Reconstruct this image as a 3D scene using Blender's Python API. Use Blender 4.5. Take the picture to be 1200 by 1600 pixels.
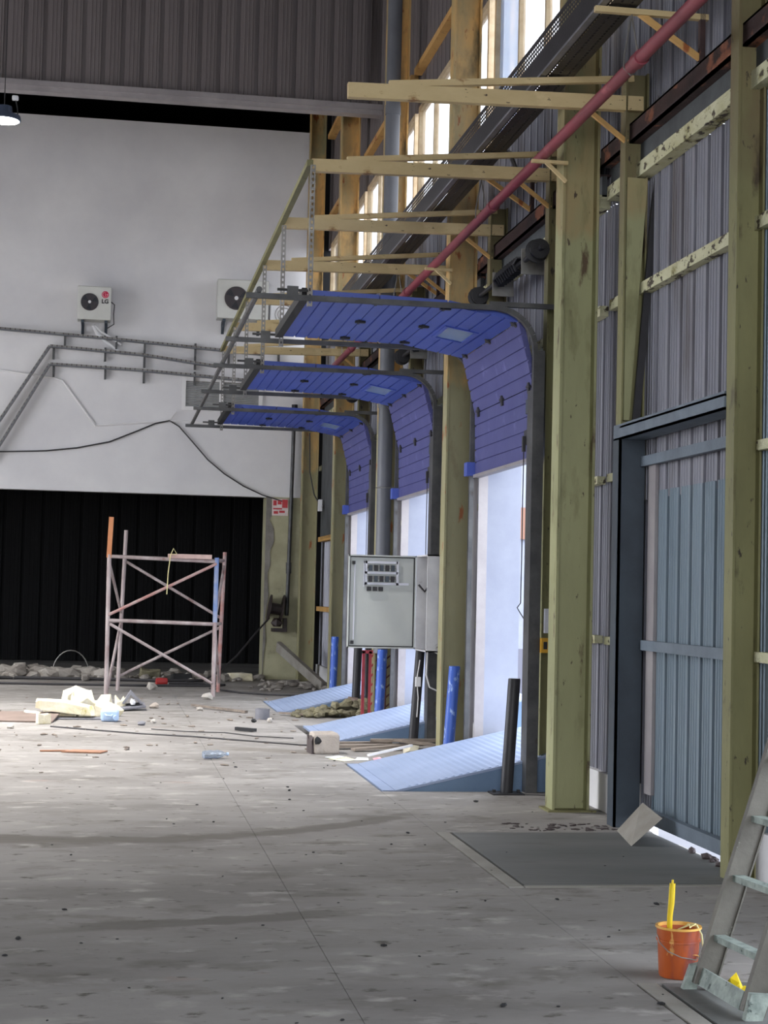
import bpy, math, random
from mathutils import Vector, Matrix, noise

for o in list(bpy.data.objects):
    bpy.data.objects.remove(o)
sc = bpy.context.scene
COL = sc.collection
random.seed(7)

# ------------------------------------------------------------------ camera
F_PX = 2600.0
yaw, pitch, roll = 0.16155, 0.04838, 0.0232
fwd = Vector((math.sin(yaw) * math.cos(pitch), math.cos(yaw) * math.cos(pitch), math.sin(pitch)))
rt = Vector((math.cos(yaw), -math.sin(yaw), 0))
up = rt.cross(fwd)
rt2 = rt * math.cos(roll) + up * math.sin(roll)
up2 = up * math.cos(roll) - rt * math.sin(roll)
cam = bpy.data.cameras.new('camera')
cam.sensor_fit = 'VERTICAL'
cam.sensor_height = 36
cam.lens = F_PX / 1600 * 36
cam.clip_end = 400
co = bpy.data.objects.new('camera', cam)
COL.objects.link(co)
M = Matrix.Identity(4)
for i in range(3):
    M[i][0], M[i][1], M[i][2] = rt2[i], up2[i], -fwd[i]
M[2][3] = 1.6
co.matrix_world = M
sc.camera = co

# ------------------------------------------------------------------ sky, light, exposure
w = bpy.data.worlds.new('sky')
sc.world = w
w.use_nodes = True
bg = w.node_tree.nodes['Background']
bg.inputs[0].default_value = (0.84, 0.90, 1.0, 1)
bg.inputs[1].default_value = 6.0
sc.view_settings.view_transform = 'Standard'
sc.view_settings.look = 'None'
sc.view_settings.gamma = 1
sc.view_settings.use_curve_mapping = False
sc.view_settings.exposure = 0.2
sc.cycles.use_denoising = True
sc.cycles.max_bounces = 10
sc.cycles.diffuse_bounces = 6
sc.cycles.sample_clamp_indirect = 8


def portal(name, cx, cy, cz, sx, sy, rot):
    l = bpy.data.lights.new(name, 'AREA')
    l.shape = 'RECTANGLE'
    l.size, l.size_y = sx, sy
    l.cycles.is_portal = True
    o = bpy.data.objects.new(name, l)
    COL.objects.link(o)
    o.location = (cx, cy, cz)
    o.rotation_euler = rot


# area light added at the open left side, fills the right wall
l = bpy.data.lights.new('open_side_fill', 'AREA')
l.shape = 'RECTANGLE'
l.size, l.size_y = 12, 6.0
l.energy = 520
l.color = (1.0, .975, .95)
lo = bpy.data.objects.new('open_side_fill', l)
COL.objects.link(lo)
lo.location = (-12.95, 18.5, 3.4)
lo.rotation_euler = (math.radians(90), 0, math.radians(-90))

# unseen fill light added behind the camera, brightens faces towards it
l = bpy.data.lights.new('open_end_fill', 'AREA')
l.shape = 'RECTANGLE'
l.size, l.size_y = 9, 5.0
l.energy = 560
l.color = (1.0, .98, .96)
lo = bpy.data.objects.new('open_end_fill', l)
COL.objects.link(lo)
lo.location = (-2.0, -7.9, 3.6)
lo.rotation_euler = (math.radians(90), 0, 0)

PER = 4.3                      # bay length along the dock wall
for k in range(3):
    portal('door_portal', 3.95, 14.55 + PER * k, 1.6, 2.4, 3.0, (math.radians(90), 0, math.radians(90)))
portal('window_portal', 3.9, 17.6, 6.9, 30, 2.0, (math.radians(90), 0, math.radians(90)))

# lamp power: the lamp in the picture, then unseen ones added to light the floor
LAMP_W = [270]
ADDED_LAMPS = [(-6.0, 18.0, 420), (-6.0, 26.5, 330), (-1.42, 14.6, 230)]

# ------------------------------------------------------------------ helpers
BASE = {}


def lin(c):
    return tuple(((x / 255) / 12.92 if x / 255 <= .04045 else ((x / 255 + .055) / 1.055) ** 2.4) for x in c) + (1,)


def mat(name, col, col2=None, scale=3.0, rough=.6, metal=0.0, bump=.15, bscale=40, spots=(), zs=None,
        stretch=(1, 1, 1), emit=0, alpha=1, trans=0, contrast=(.35, .65), band=()):
    m = bpy.data.materials.new(name)
    m.use_nodes = True
    nt = m.node_tree
    N, L = nt.nodes, nt.links
    b = N['Principled BSDF']
    tc = N.new('ShaderNodeTexCoord')
    mp = N.new('ShaderNodeMapping')
    mp.inputs['Scale'].default_value = stretch
    L.new(tc.outputs['Object'], mp.inputs['Vector'])

    def noise_(sc_, det=6, vec=mp.outputs[0]):
        n = N.new('ShaderNodeTexNoise')
        n.inputs['Scale'].default_value = sc_
        n.inputs['Detail'].default_value = det
        n.inputs['Roughness'].default_value = .6
        L.new(vec, n.inputs['Vector'])
        return n.outputs['Fac']

    def ramp_(fac, a, b_):
        r = N.new('ShaderNodeMapRange')
        r.inputs['From Min'].default_value = a
        r.inputs['From Max'].default_value = b_
        L.new(fac, r.inputs['Value'])
        return r.outputs['Result']

    def mix_(fac, A, B):
        x = N.new('ShaderNodeMix')
        x.data_type = 'RGBA'
        L.new(fac, x.inputs['Factor'])
        for sock, v in ((x.inputs['A'], A), (x.inputs['B'], B)):
            if isinstance(v, tuple):
                sock.default_value = v
            else:
                L.new(v, sock)
        return x.outputs['Result']
    cur = lin(col)
    if zs:                       # a second coat of paint above a given height
        sp = N.new('ShaderNodeSeparateXYZ')
        L.new(tc.outputs['Object'], sp.inputs[0])
        ad = N.new('ShaderNodeMath')
        ad.operation = 'MULTIPLY_ADD'
        ad.inputs[1].default_value = .5
        L.new(noise_(3), ad.inputs[0])
        L.new(sp.outputs['Z'], ad.inputs[2])
        cur = mix_(ramp_(ad.outputs[0], zs[0] + .2, zs[0] + .3), cur, lin(zs[1]))
    if col2:
        cur = mix_(ramp_(noise_(scale), *contrast), cur, lin(col2))
    for (scol, ssc, lo, hi) in spots:
        cur = mix_(ramp_(noise_(ssc, 8), lo, hi), cur, lin(scol))
    if band:                     # a dirty drag mark, world position
        sp = N.new('ShaderNodeSeparateXYZ')
        L.new(tc.outputs['Object'], sp.inputs[0])

        def mth(op, a, c=None, d=None):
            q = N.new('ShaderNodeMath')
            q.operation = op
            for i_, v_ in enumerate((a, c, d)):
                if v_ is None:
                    continue
                if isinstance(v_, (int, float)):
                    q.inputs[i_].default_value = v_
                else:
                    L.new(v_, q.inputs[i_])
            return q.outputs[0]
        for (k0, k1, k2, wd_, x0_, x1_, bc) in band:
            X_, Y_ = sp.outputs['X'], sp.outputs['Y']
            mid = mth('MULTIPLY_ADD', mth('MULTIPLY_ADD', X_, k2, k1), X_, k0)
            ds = mth('ABSOLUTE', mth('SUBTRACT', Y_, mid))
            ds = mth('ADD', ds, mth('MULTIPLY', mth('SUBTRACT', noise_(3.5), .5), wd_ * 2.2))
            f_ = ramp_(ds, wd_, wd_ * .55)
            f_ = mth('MULTIPLY', f_, mth('MULTIPLY', ramp_(X_, x0_, x0_ + .4), ramp_(X_, x1_, x1_ - .4)))
            cur = mix_(mth('MULTIPLY', f_, .75), cur, lin(bc))
    if isinstance(cur, tuple):
        b.inputs['Base Color'].default_value = cur
    else:
        L.new(cur, b.inputs['Base Color'])
    b.inputs['Roughness'].default_value = rough
    b.inputs['Metallic'].default_value = metal
    if trans:
        b.inputs['Transmission Weight'].default_value = trans
    if alpha < 1:
        b.inputs['Alpha'].default_value = alpha
    if emit:
        b.inputs['Emission Color'].default_value = lin(col)
        b.inputs['Emission Strength'].default_value = emit
    if bump:
        bp = N.new('ShaderNodeBump')
        bp.inputs['Strength'].default_value = bump
        bp.inputs['Distance'].default_value = .02
        L.new(noise_(bscale), bp.inputs['Height'])
        L.new(bp.outputs[0], b.inputs['Normal'])
    return m


class MB:
    def __init__(s):
        s.v, s.f = [], []

    def add(s, vs, fs):
        n = len(s.v)
        s.v += [tuple(p) for p in vs]
        s.f += [tuple(i + n for i in f) for f in fs]
        return s

    def box(s, x0, x1, y0, y1, z0, z1):
        vs = [(x, y, z) for x in (x0, x1) for y in (y0, y1) for z in (z0, z1)]
        return s.add(vs, [(0, 1, 3, 2), (4, 6, 7, 5), (0, 4, 5, 1), (2, 3, 7, 6), (0, 2, 6, 4), (1, 5, 7, 3)])

    def beam(s, p, q, w_, h, upv=(0, 0, 1)):
        p, q = Vector(p), Vector(q)
        d = (q - p).normalized()
        side = d.cross(Vector(upv))
        if side.length < 1e-4:
            side = d.cross(Vector((0, 1, 0)))
        side.normalize()
        u = side.cross(d)
        vs = []
        for c in (p, q):
            for a, b in ((-1, -1), (1, -1), (1, 1), (-1, 1)):
                vs.append(c + side * (a * w_ / 2) + u * (b * h / 2))
        return s.add(vs, [(3, 2, 1, 0), (4, 5, 6, 7), (0, 1, 5, 4), (1, 2, 6, 5), (2, 3, 7, 6), (3, 0, 4, 7)])

    def tube(s, pts, r, n=8, cap=True):
        pts = [Vector(p) for p in pts]
        rings, prev = [], None
        for i, p in enumerate(pts):
            d = (pts[min(i + 1, len(pts) - 1)] - pts[max(i - 1, 0)]).normalized()
            if prev is None:
                a = Vector((0, 0, 1)) if abs(d.z) < .9 else Vector((1, 0, 0))
                u = d.cross(a).normalized()
            else:
                u = (prev - d * prev.dot(d)).normalized()
            prev = u
            v2 = d.cross(u)
            rr = r[i] if isinstance(r, (list, tuple)) else r
            rings.append([p + (u * math.cos(t) + v2 * math.sin(t)) * rr for t in [2 * math.pi * j / n for j in range(n)]])
        vs = [x for ring in rings for x in ring]
        fs = []
        for i in range(len(rings) - 1):
            for j in range(n):
                fs.append((i * n + j, i * n + (j + 1) % n, (i + 1) * n + (j + 1) % n, (i + 1) * n + j))
        if cap:
            fs.append(tuple(range(n - 1, -1, -1)))
            fs.append(tuple((len(rings) - 1) * n + j for j in range(n)))
        return s.add(vs, fs)

    def lathe(s, prof, c, axis=(0, 0, 1), n=20):
        ax = Vector(axis).normalized()
        a = Vector((1, 0, 0)) if abs(ax.x) < .9 else Vector((0, 1, 0))
        u = ax.cross(a).normalized()
        v2 = ax.cross(u)
        c = Vector(c)
        vs = []
        for r, h in prof:
            for j in range(n):
                t = 2 * math.pi * j / n
                vs.append(c + ax * h + (u * math.cos(t) + v2 * math.sin(t)) * max(r, 1e-4))
        fs = []
        for i in range(len(prof) - 1):
            for j in range(n):
                fs.append((i * n + j, i * n + (j + 1) % n, (i + 1) * n + (j + 1) % n, (i + 1) * n + j))
        return s.add(vs, fs)

    def prism_y(s, poly, y0, y1):        # polygon in XZ pushed along Y
        n = len(poly)
        vs = [(x, y0, z) for x, z in poly] + [(x, y1, z) for x, z in poly]
        fs = [tuple(range(n)), tuple(range(2 * n - 1, n - 1, -1))]
        fs += [(i, i + n, (i + 1) % n + n, (i + 1) % n) for i in range(n)]
        return s.add(vs, fs)

    def poly(s, pts, d):                  # a flat polygon in space given a thickness vector
        n = len(pts)
        d = Vector(d)
        vs = [Vector(p) for p in pts] + [Vector(p) + d for p in pts]
        fs = [tuple(range(n)), tuple(range(2 * n - 1, n - 1, -1))]
        fs += [(i, i + n, (i + 1) % n + n, (i + 1) % n) for i in range(n)]
        return s.add(vs, fs)

    def hsec(s, x0, x1, y0, y1, z0, z1, tf=.018, tw=.014):   # H section, flanges facing +-X
        ym = (y0 + y1) / 2
        s.box(x0, x0 + tf, y0, y1, z0, z1)
        s.box(x1 - tf, x1, y0, y1, z0, z1)
        return s.box(x0 + tf, x1 - tf, ym - tw / 2, ym + tw / 2, z0, z1)

    def chunk(s, c, r, sx=1, sy=1, sz=1, seed=0, rough=.35, flat=True):
        rnd = random.Random(seed)
        t = (1 + 5 ** .5) / 2
        P = [(-1, t, 0), (1, t, 0), (-1, -t, 0), (1, -t, 0), (0, -1, t), (0, 1, t), (0, -1, -t), (0, 1, -t), (t, 0, -1), (t, 0, 1), (-t, 0, -1), (-t, 0, 1)]
        Fc = [(0, 11, 5), (0, 5, 1), (0, 1, 7), (0, 7, 10), (0, 10, 11), (1, 5, 9), (5, 11, 4), (11, 10, 2), (10, 7, 6), (7, 1, 8), (3, 9, 4), (3, 4, 2), (3, 2, 6), (3, 6, 8), (3, 8, 9), (4, 9, 5), (2, 4, 11), (6, 2, 10), (8, 6, 7), (9, 8, 1)]
        a = rnd.random() * 6.28
        vs = []
        for p in P:
            q = Vector(p).normalized() * r * (1 - rough / 2 + rough * rnd.random())
            x, y, z = q.x * sx, q.y * sy, q.z * sz
            z = max(z, -.55 * r * sz)
            vs.append((c[0] + x * math.cos(a) - y * math.sin(a), c[1] + x * math.sin(a) + y * math.cos(a), c[2] + z + .55 * r * sz))
        return s.add(vs, Fc)

    def rough_block(s, c, sx, sy, sz, rot=0, seed=0, j=.12, tilt=0):    # broken slab: box with jittered corners and mid points
        rnd = random.Random(seed)
        n = len(s.v)
        vs, idx = [], {}
        for i in range(3):
            for k in range(3):
                for l in range(2):
                    x = (i / 2 - .5) * sx * (1 + j * (rnd.random() - .5))
                    y = (k / 2 - .5) * sy * (1 + j * (rnd.random() - .5))
                    z = l * sz * (1 + (j * 2 * (rnd.random() - .5) if l else 0)) + tilt * x
                    X = c[0] + x * math.cos(rot) - y * math.sin(rot)
                    Y = c[1] + x * math.sin(rot) + y * math.cos(rot)
                    idx[i, k, l] = len(vs)
                    vs.append((X, Y, c[2] + z))
        fs = []
        for i in range(2):
            for k in range(2):
                fs.append((idx[i, k, 1], idx[i + 1, k, 1], idx[i + 1, k + 1, 1], idx[i, k + 1, 1]))
                fs.append((idx[i, k + 1, 0], idx[i + 1, k + 1, 0], idx[i + 1, k, 0], idx[i, k, 0]))
        for i in range(2):
            fs.append((idx[i, 0, 0], idx[i + 1, 0, 0], idx[i + 1, 0, 1], idx[i, 0, 1]))
            fs.append((idx[i, 2, 1], idx[i + 1, 2, 1], idx[i + 1, 2, 0], idx[i, 2, 0]))
            fs.append((idx[0, i, 1], idx[0, i + 1, 1], idx[0, i + 1, 0], idx[0, i, 0]))
            fs.append((idx[2, i, 0], idx[2, i + 1, 0], idx[2, i + 1, 1], idx[2, i, 1]))
        return s.add(vs, fs)

    def build(s, name, m, parent=None, loc=None, smooth=False, bevel=0, solid=0, kind=None):
        if parent is not None:
            loc = BASE[parent.name]
        elif loc is None:
            xs = [p[0] for p in s.v]
            ys = [p[1] for p in s.v]
            loc = ((min(xs) + max(xs)) / 2, (min(ys) + max(ys)) / 2, min(p[2] for p in s.v))
        me = bpy.data.meshes.new(name)
        me.from_pydata([(p[0] - loc[0], p[1] - loc[1], p[2] - loc[2]) for p in s.v], [], s.f)
        me.validate()
        me.materials.append(m)
        if smooth:
            for p in me.polygons:
                p.use_smooth = True
        o = bpy.data.objects.new(name, me)
        COL.objects.link(o)
        BASE[o.name] = loc
        if parent is not None:
            o.parent = parent
        else:
            o.location = loc
        if bevel:
            b = o.modifiers.new('bevel', 'BEVEL')
            b.width = bevel
            b.segments = 2
        if solid:
            b = o.modifiers.new('solid', 'SOLIDIFY')
            b.thickness = solid
        if smooth:
            try:
                me.set_sharp_from_angle(angle=math.radians(40))
            except Exception:
                pass
        if kind:
            o['kind'] = kind
        return o


def tag(o, label, cat, group=None):
    o['label'] = label
    o['category'] = cat
    if group:
        o['group'] = group
    return o


def thing(name, label, cat, loc, group=None):
    o = bpy.data.objects.new(name, None)
    o.empty_display_size = .1
    COL.objects.link(o)
    o.location = loc
    BASE[o.name] = tuple(loc)
    return tag(o, label, cat, group)


def setting(name, loc=(0, 0, 0)):
    o = bpy.data.objects.new(name, None)
    COL.objects.link(o)
    o.location = loc
    BASE[o.name] = tuple(loc)
    o['kind'] = 'structure'
    return o


def dup(root, off, label, group=None):
    kids = {}
    for o in bpy.data.objects:
        if o.parent:
            kids.setdefault(o.parent.name, []).append(o)

    def cp(o, par):
        c = o.copy()
        COL.objects.link(c)
        BASE[c.name] = BASE[o.name]
        if par is not None:
            c.parent = par
        for ch in kids.get(o.name, []):
            cp(ch, c)
        return c
    r = cp(root, None)
    r.location = Vector(root.location) + Vector(off)
    BASE[r.name] = tuple(r.location)
    r['label'] = label
    if group:
        r['group'] = group
    return r


def text_mesh(txt, size, m, parent, mw, name='lettering', depth=.002):
    cu = bpy.data.curves.new(name, 'FONT')
    cu.body = txt
    cu.size = size
    cu.extrude = depth
    cu.offset = .004
    cu.align_x = 'CENTER'
    to = bpy.data.objects.new(name + '_src', cu)
    COL.objects.link(to)
    dg = bpy.context.evaluated_depsgraph_get()
    me = bpy.data.meshes.new_from_object(to.evaluated_get(dg))
    bpy.data.objects.remove(to)
    me.transform(mw)
    mb = MB()
    mb.add([tuple(v.co) for v in me.vertices], [tuple(p.vertices) for p in me.polygons])
    return mb.build(name, m, parent)


# ------------------------------------------------------------------ materials
M_floor = mat('concrete floor', (146, 142, 138), (120, 116, 112), .7, .85, bump=.3, bscale=9, contrast=(.38, .62),
              spots=[((100, 95, 87), 2.4, .55, .72), ((164, 160, 154), 4, .56, .70), ((80, 75, 68), 9, .60, .69), ((58, 54, 50), 22, .70, .76), ((150, 122, 112), .9, .66, .8)], stretch=(.75, 1.25, 1),
              band=[(10.72, -.0128, .269, .17, -1.2, 2.4, (92, 86, 78)), (10.66, 0, .0, .10, -3, .2, (104, 98, 90)), (17.25, -.35, 0, .25, 1.0, 2.4, (110, 104, 96)), (8.0, .25, .0, .12, -.4, 1.4, (96, 91, 84))])
M_white = mat('white plaster', (226, 224, 224), (208, 206, 208), .5, .9, bump=.1, bscale=14)
M_olive = mat('olive and ochre column paint', (160, 160, 118), (144, 144, 104), 2.2, .55, bump=.12, bscale=25, zs=(4.35, (166, 140, 96)),
              spots=[((112, 110, 72), 3.2, .53, .66), ((84, 66, 42), 7, .60, .68), ((180, 178, 140), 3, .62, .78), ((66, 52, 36), 26, .66, .70)], stretch=(1, 1, .3))
M_ochre = mat('ochre column paint', (214, 170, 104), (194, 150, 88), 2.2, .55, bump=.12, bscale=25,
              spots=[((162, 92, 44), 9, .60, .66), ((110, 76, 46), 5, .62, .74)], stretch=(1, 1, .4))
M_olivedull = mat('dull olive post paint', (134, 131, 88), (114, 110, 72), 2.5, .6, bump=.12, bscale=25, zs=(4.1, (104, 86, 60)),
                  spots=[((66, 54, 34), 6, .58, .68), ((52, 42, 30), 24, .64, .69)], stretch=(1, 1, .35))
M_cream = mat('cream bracket paint', (216, 194, 146), (200, 176, 128), 3, .55, bump=.12, bscale=30,
              spots=[((150, 108, 62), 9, .61, .69), ((230, 208, 160), 4, .58, .72), ((80, 62, 44), 30, .66, .70)], stretch=(.5, 1, 1))
M_peel = mat('peeling yellow paint', (206, 204, 172), (186, 182, 142), 6, .7, bump=.6, bscale=30,
             spots=[((140, 132, 84), 8, .54, .64), ((66, 56, 42), 16, .565, .61)], stretch=(1, .6, 1))
M_clad = mat('galvanised grey cladding', (152, 152, 160), (132, 132, 142), 1.4, .42, .35, bump=.05, bscale=20,
             spots=[((102, 94, 92), 2.5, .54, .74)], stretch=(1, 1, .15))
M_bluegrey = mat('blue grey cladding', (138, 152, 162), (122, 137, 148), 1.4, .38, .35, bump=.05, bscale=20, stretch=(1, 1, .12))
M_part = mat('taupe partition cladding', (120, 112, 112), (106, 98, 98), 1.2, .6, .1, bump=.05, bscale=20, stretch=(1, 1, .1))
M_flash = mat('grey flashing', (166, 160, 160), (146, 140, 142), 2, .5, .3, bump=.05)
M_rust = mat('rusted red channel', (74, 52, 50), (54, 40, 40), 4, .75, bump=.3, bscale=30, spots=[((150, 94, 70), 3.2, .57, .63)], stretch=(1, .7, 1))
M_dkpanel = mat('dark slate panel', (78, 82, 84), (58, 60, 62), 3, .7, bump=.1)
M_steelgrey = mat('blue grey frame paint', (112, 124, 136), (92, 102, 114), 3, .5, .1, bump=.08, spots=[((70, 66, 62), 9, .66, .74)])
M_slate = mat('slate frame paint', (62, 72, 82), (52, 60, 70), 3, .5, .1, bump=.08)
M_track = mat('dull track steel', (92, 92, 92), (70, 70, 72), 5, .5, .5, bump=.12, spots=[((60, 50, 44), 8, .62, .75)])
M_galv = mat('galvanised angle steel', (150, 148, 144), (120, 116, 112), 6, .45, .55, bump=.08)
M_blue = mat('royal blue door panel', (72, 94, 184), (62, 84, 172), 1.5, .42, bump=.04, bscale=60, spots=[((92, 116, 192), 2, .64, .8)])
M_bluedull = mat('dull blue door panel', (78, 80, 136), (66, 68, 126), 2, .55, bump=.05, bscale=60, spots=[((110, 112, 168), 5, .6, .75)])  # darker, greyer blue for the bent and upright sections
M_bluepipe = mat('scuffed blue paint', (56, 92, 178), (44, 78, 160), 4, .45, bump=.1, spots=[((150, 174, 214), 18, .58, .64)], stretch=(1, 1, .4))
M_black = mat('black steel', (26, 25, 30), (36, 34, 38), 5, .5, bump=.1)
M_rubber = mat('black rubber', (34, 34, 36), None, 5, .8, bump=.1)
M_pane = mat('acrylic pane', (150, 176, 214), None, 2, .25, alpha=.7, bump=0)
M_glass = mat('dusty window glass', (236, 230, 220), (200, 190, 176), 1.5, .35, alpha=.42, bump=.0)
M_bluegl = mat('clear window glass', (150, 180, 220), None, 2, .05, alpha=.72, bump=0)
M_winframe = mat('cream window frame', (200, 182, 150), (170, 148, 116), 4, .6)
M_redpipe = mat('red sprinkler pipe', (142, 58, 70), (120, 48, 58), 4, .5, bump=.1, spots=[((176, 92, 100), 9, .6, .75)], stretch=(1, .4, 1))
M_tray = mat('perforated tray steel', (58, 55, 58), (48, 46, 49), 4, .45, .5, bump=.08)
M_traylip = mat('tray lip steel', (140, 140, 144), (118, 118, 122), 6, .4, .5, bump=.08)
M_downpipe = mat('grey downpipe', (104, 106, 112), (92, 94, 100), 2, .5, bump=.05)
M_cab = mat('pale grey cabinet paint', (196, 200, 196), (184, 188, 186), 1.5, .45, bump=.03)
M_cabside = mat('scratched cabinet paint', (206, 206, 208), (184, 184, 188), 3, .5, bump=.05, spots=[((132, 122, 116), 9, .66, .72)])
M_cabdark = mat('cabinet interior', (110, 108, 106), (80, 78, 76), 4, .7)
M_duct = mat('pale wiring duct', (214, 216, 226), None, 3, .5, bump=.05)
M_level = mat('blue grey leveler steel', (154, 168, 196), (142, 157, 186), 2, .45, .2, bump=.06, spots=[((110, 130, 158), 6, .66, .76)])
M_levelside = mat('leveler skirt paint', (112, 138, 168), (98, 122, 152), 2, .55, bump=.08, spots=[((74, 80, 90), 7, .66, .74)])
M_pit = mat('worn pit plate', (112, 112, 110), (94, 96, 94), 1.2, .7, .1, bump=.15, bscale=20, spots=[((86, 82, 76), 3, .58, .74)], stretch=(.5, 1.6, 1))
M_lipcon = mat('pit frame steel', (150, 147, 140), (130, 126, 118), 2.5, .75, bump=.12)
M_scaf = mat('weathered scaffold tube', (188, 176, 174), (150, 132, 130), 5, .6, .2, bump=.15, spots=[((128, 84, 78), 4, .60, .70)], stretch=(1, 1, .5))
M_scafblue = mat('blue scaffold tube', (96, 124, 176), (150, 156, 176), 5, .6, bump=.1)
M_scafred = mat('red scaffold tube', (170, 112, 104), (180, 160, 156), 5, .6, bump=.1)
M_wood = mat('raw timber', (206, 140, 96), (186, 118, 78), 5, .7, bump=.15, stretch=(3, 3, .5))
M_pinkboard = mat('dusty board', (206, 178, 168), (180, 150, 142), 5, .8)
M_foam = mat('yellowed foam', (226, 220, 202), (214, 204, 172), 5, .95, bump=.5, bscale=18, spots=[((180, 168, 104), 6, .6, .7)])
M_plas = mat('broken plaster lump', (196, 190, 182), (160, 154, 146), 5, .95, bump=.5, bscale=18)
M_card = mat('brown cardboard', (128, 112, 104), (112, 98, 90), 3, .9, bump=.1)
M_orangecard = mat('orange brown board', (176, 128, 100), (150, 112, 90), 6, .9)
M_jug = mat('blue plastic jug', (184, 204, 232), (168, 192, 224), 4, .4, bump=.05)
M_greybox = mat('grey folded sheet', (128, 128, 134), (104, 104, 112), 4, .6, bump=.1)
M_whitestuff = mat('white plastic', (224, 224, 226), None, 4, .5, bump=.05)
M_concblock = mat('rough concrete', (182, 172, 162), (160, 150, 140), 5, .95, bump=.6, bscale=22)
M_paper = mat('yellowed paper', (226, 218, 176), (232, 228, 204), 4, .8, bump=0)
M_paperw = mat('white paper', (226, 232, 228), None, 4, .8, bump=0)
M_pink = mat('pink wrapper', (226, 96, 116), (240, 200, 206), 20, .6, bump=0)
M_plank = mat('weathered plank', (150, 138, 126), (112, 102, 94), 5, .85, bump=.3, stretch=(.4, 3, 3))
M_rubble = mat('grey green rubble', (132, 126, 100), (92, 88, 72), 4, .95, bump=.4)
M_rubblew = mat('pale rubble', (166, 160, 152), (112, 106, 100), 3, .95, bump=.4)
M_bottle = mat('clear plastic bottle', (214, 226, 240), None, 4, .15, trans=.8, bump=0)
M_can = mat('red can', (160, 46, 46), None, 4, .4, bump=0)
M_cable = mat('dark cable', (52, 50, 52), None, 4, .6, bump=0)
M_conduit = mat('white conduit', (222, 220, 220), None, 4, .5, bump=0)
M_ac = mat('pale grey appliance shell', (206, 206, 200), (196, 196, 190), 2, .45, bump=.02)
M_fan = mat('dark fan grille', (74, 64, 64), None, 4, .6, bump=0)
M_lgred = mat('red emblem', (186, 24, 70), None, 4, .4, bump=0)
M_letter = mat('dark grey lettering', (52, 48, 50), None, 4, .5, bump=0)
M_louver = mat('grey louvre', (160, 162, 164), None, 4, .5, bump=0)
M_pillar = mat('stained yellow plaster', (180, 176, 146), (156, 152, 124), 1.6, .9, bump=.2, bscale=12, spots=[((118, 116, 96), 2.2, .6, .72)])
M_pillarg = mat('bare grey render', (140, 136, 130), (118, 114, 108), 4, .95, bump=.5, bscale=18)
M_unlit = mat('unlit black sheet', (9, 9, 11), (7, 7, 9), 2, 1.0, bump=.1)  # near black stands in for the darkness of the unlit hall
M_reel = mat('brown black reel', (58, 46, 44), (40, 34, 34), 6, .6, bump=.2)
M_redframe = mat('red lattice paint', (184, 70, 82), (160, 56, 66), 5, .5, bump=.1)
M_dkred = mat('dark rust lattice', (94, 52, 46), (70, 42, 40), 5, .7, bump=.1)
M_sign = mat('white sign board', (226, 214, 210), (206, 190, 186), 8, .6, bump=0)
M_signred = mat('sign red', (190, 60, 66), None, 8, .6, bump=0)
M_bucket = mat('orange bucket', (178, 84, 26), (162, 72, 22), 3, .5, bump=.06, spots=[((116, 58, 56), 6, .54, .66), ((206, 150, 84), 22, .62, .67)], stretch=(1, 1, .3))
M_bucketin = mat('bucket rim plastic', (226, 176, 84), (206, 150, 70), 5, .5, bump=.05)
M_yellow = mat('yellow plastic', (224, 196, 20), (206, 176, 16), 6, .45, bump=.05, spots=[((120, 100, 30), 14, .7, .74)])
M_rope = mat('cream cord', (216, 206, 150), None, 6, .8, bump=.1)
M_lad = mat('paint splashed aluminium', (106, 103, 95), (92, 89, 82), 5, .55, .15, bump=.15, spots=[((190, 194, 184), 11, .64, .72), ((50, 56, 54), 13, .67, .72)])
M_rung = mat('paint splashed tread', (158, 168, 160), (112, 124, 118), 16, .6, bump=.2, spots=[((54, 66, 64), 22, .60, .66)])
M_board = mat('grey scrap board', (150, 146, 138), (132, 126, 118), 4, .85, bump=.15)
M_extwhite = mat('white outside sheet', (150, 154, 168), (138, 142, 158), 2, .6, bump=.03)
M_yard = mat('yard concrete', (112, 112, 116), (100, 100, 106), .6, .9, bump=.1)
M_extor = mat('peach facade band', (146, 108, 92), None, 2, .8, bump=0)
M_extlav = mat('lavender facade', (112, 112, 124), None, 2, .8, bump=0)
M_extred = mat('red barrier plastic', (206, 40, 60), None, 2, .6, bump=0)
M_roof = mat('dark roof sheet', (40, 38, 40), None, 2, .8, bump=0)
M_side = mat('hall side cladding', (150, 148, 148), None, 2, .8, bump=0)
M_lampglow = mat('lamp lens', (250, 255, 255), None, 2, .5, emit=30, bump=0)
M_lampbody = mat('lamp body', (60, 70, 90), None, 2, .5, bump=0)
M_orangebox = mat('amber switch', (214, 160, 40), None, 2, .5, bump=0)

# ------------------------------------------------------------------ the setting: floor
floor = MB().box(-13, 3.72, -8, 43, -.4, -.1).build('floor', M_floor, loc=(0, 0, 0), kind='structure')
xs = [-13, -7.75, -3.4, .98, 2.2]
ys = [-8, -4.3, .04, 4.38, 8.71, 13.04, 17.37, 21.7, 26.03, 29.9, 43]
J = .0015
for a, b in zip(xs, xs[1:]):
    for c, d in zip(ys, ys[1:]):
        MB().box(a + J, b - J, c + J, d - J, -.1, 0).build('floor_slab', M_floor, floor)
for c, d in [(-8, 4.68), (6.74, 8.97), (11.05, 13.32), (15.46, 17.62), (19.76, 21.92), (24.06, 29.9), (29.9, 43)]:
    MB().box(2.2 + J, 3.72, c + J, d - J, -.1, 0).build('floor_slab', M_floor, floor)
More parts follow.
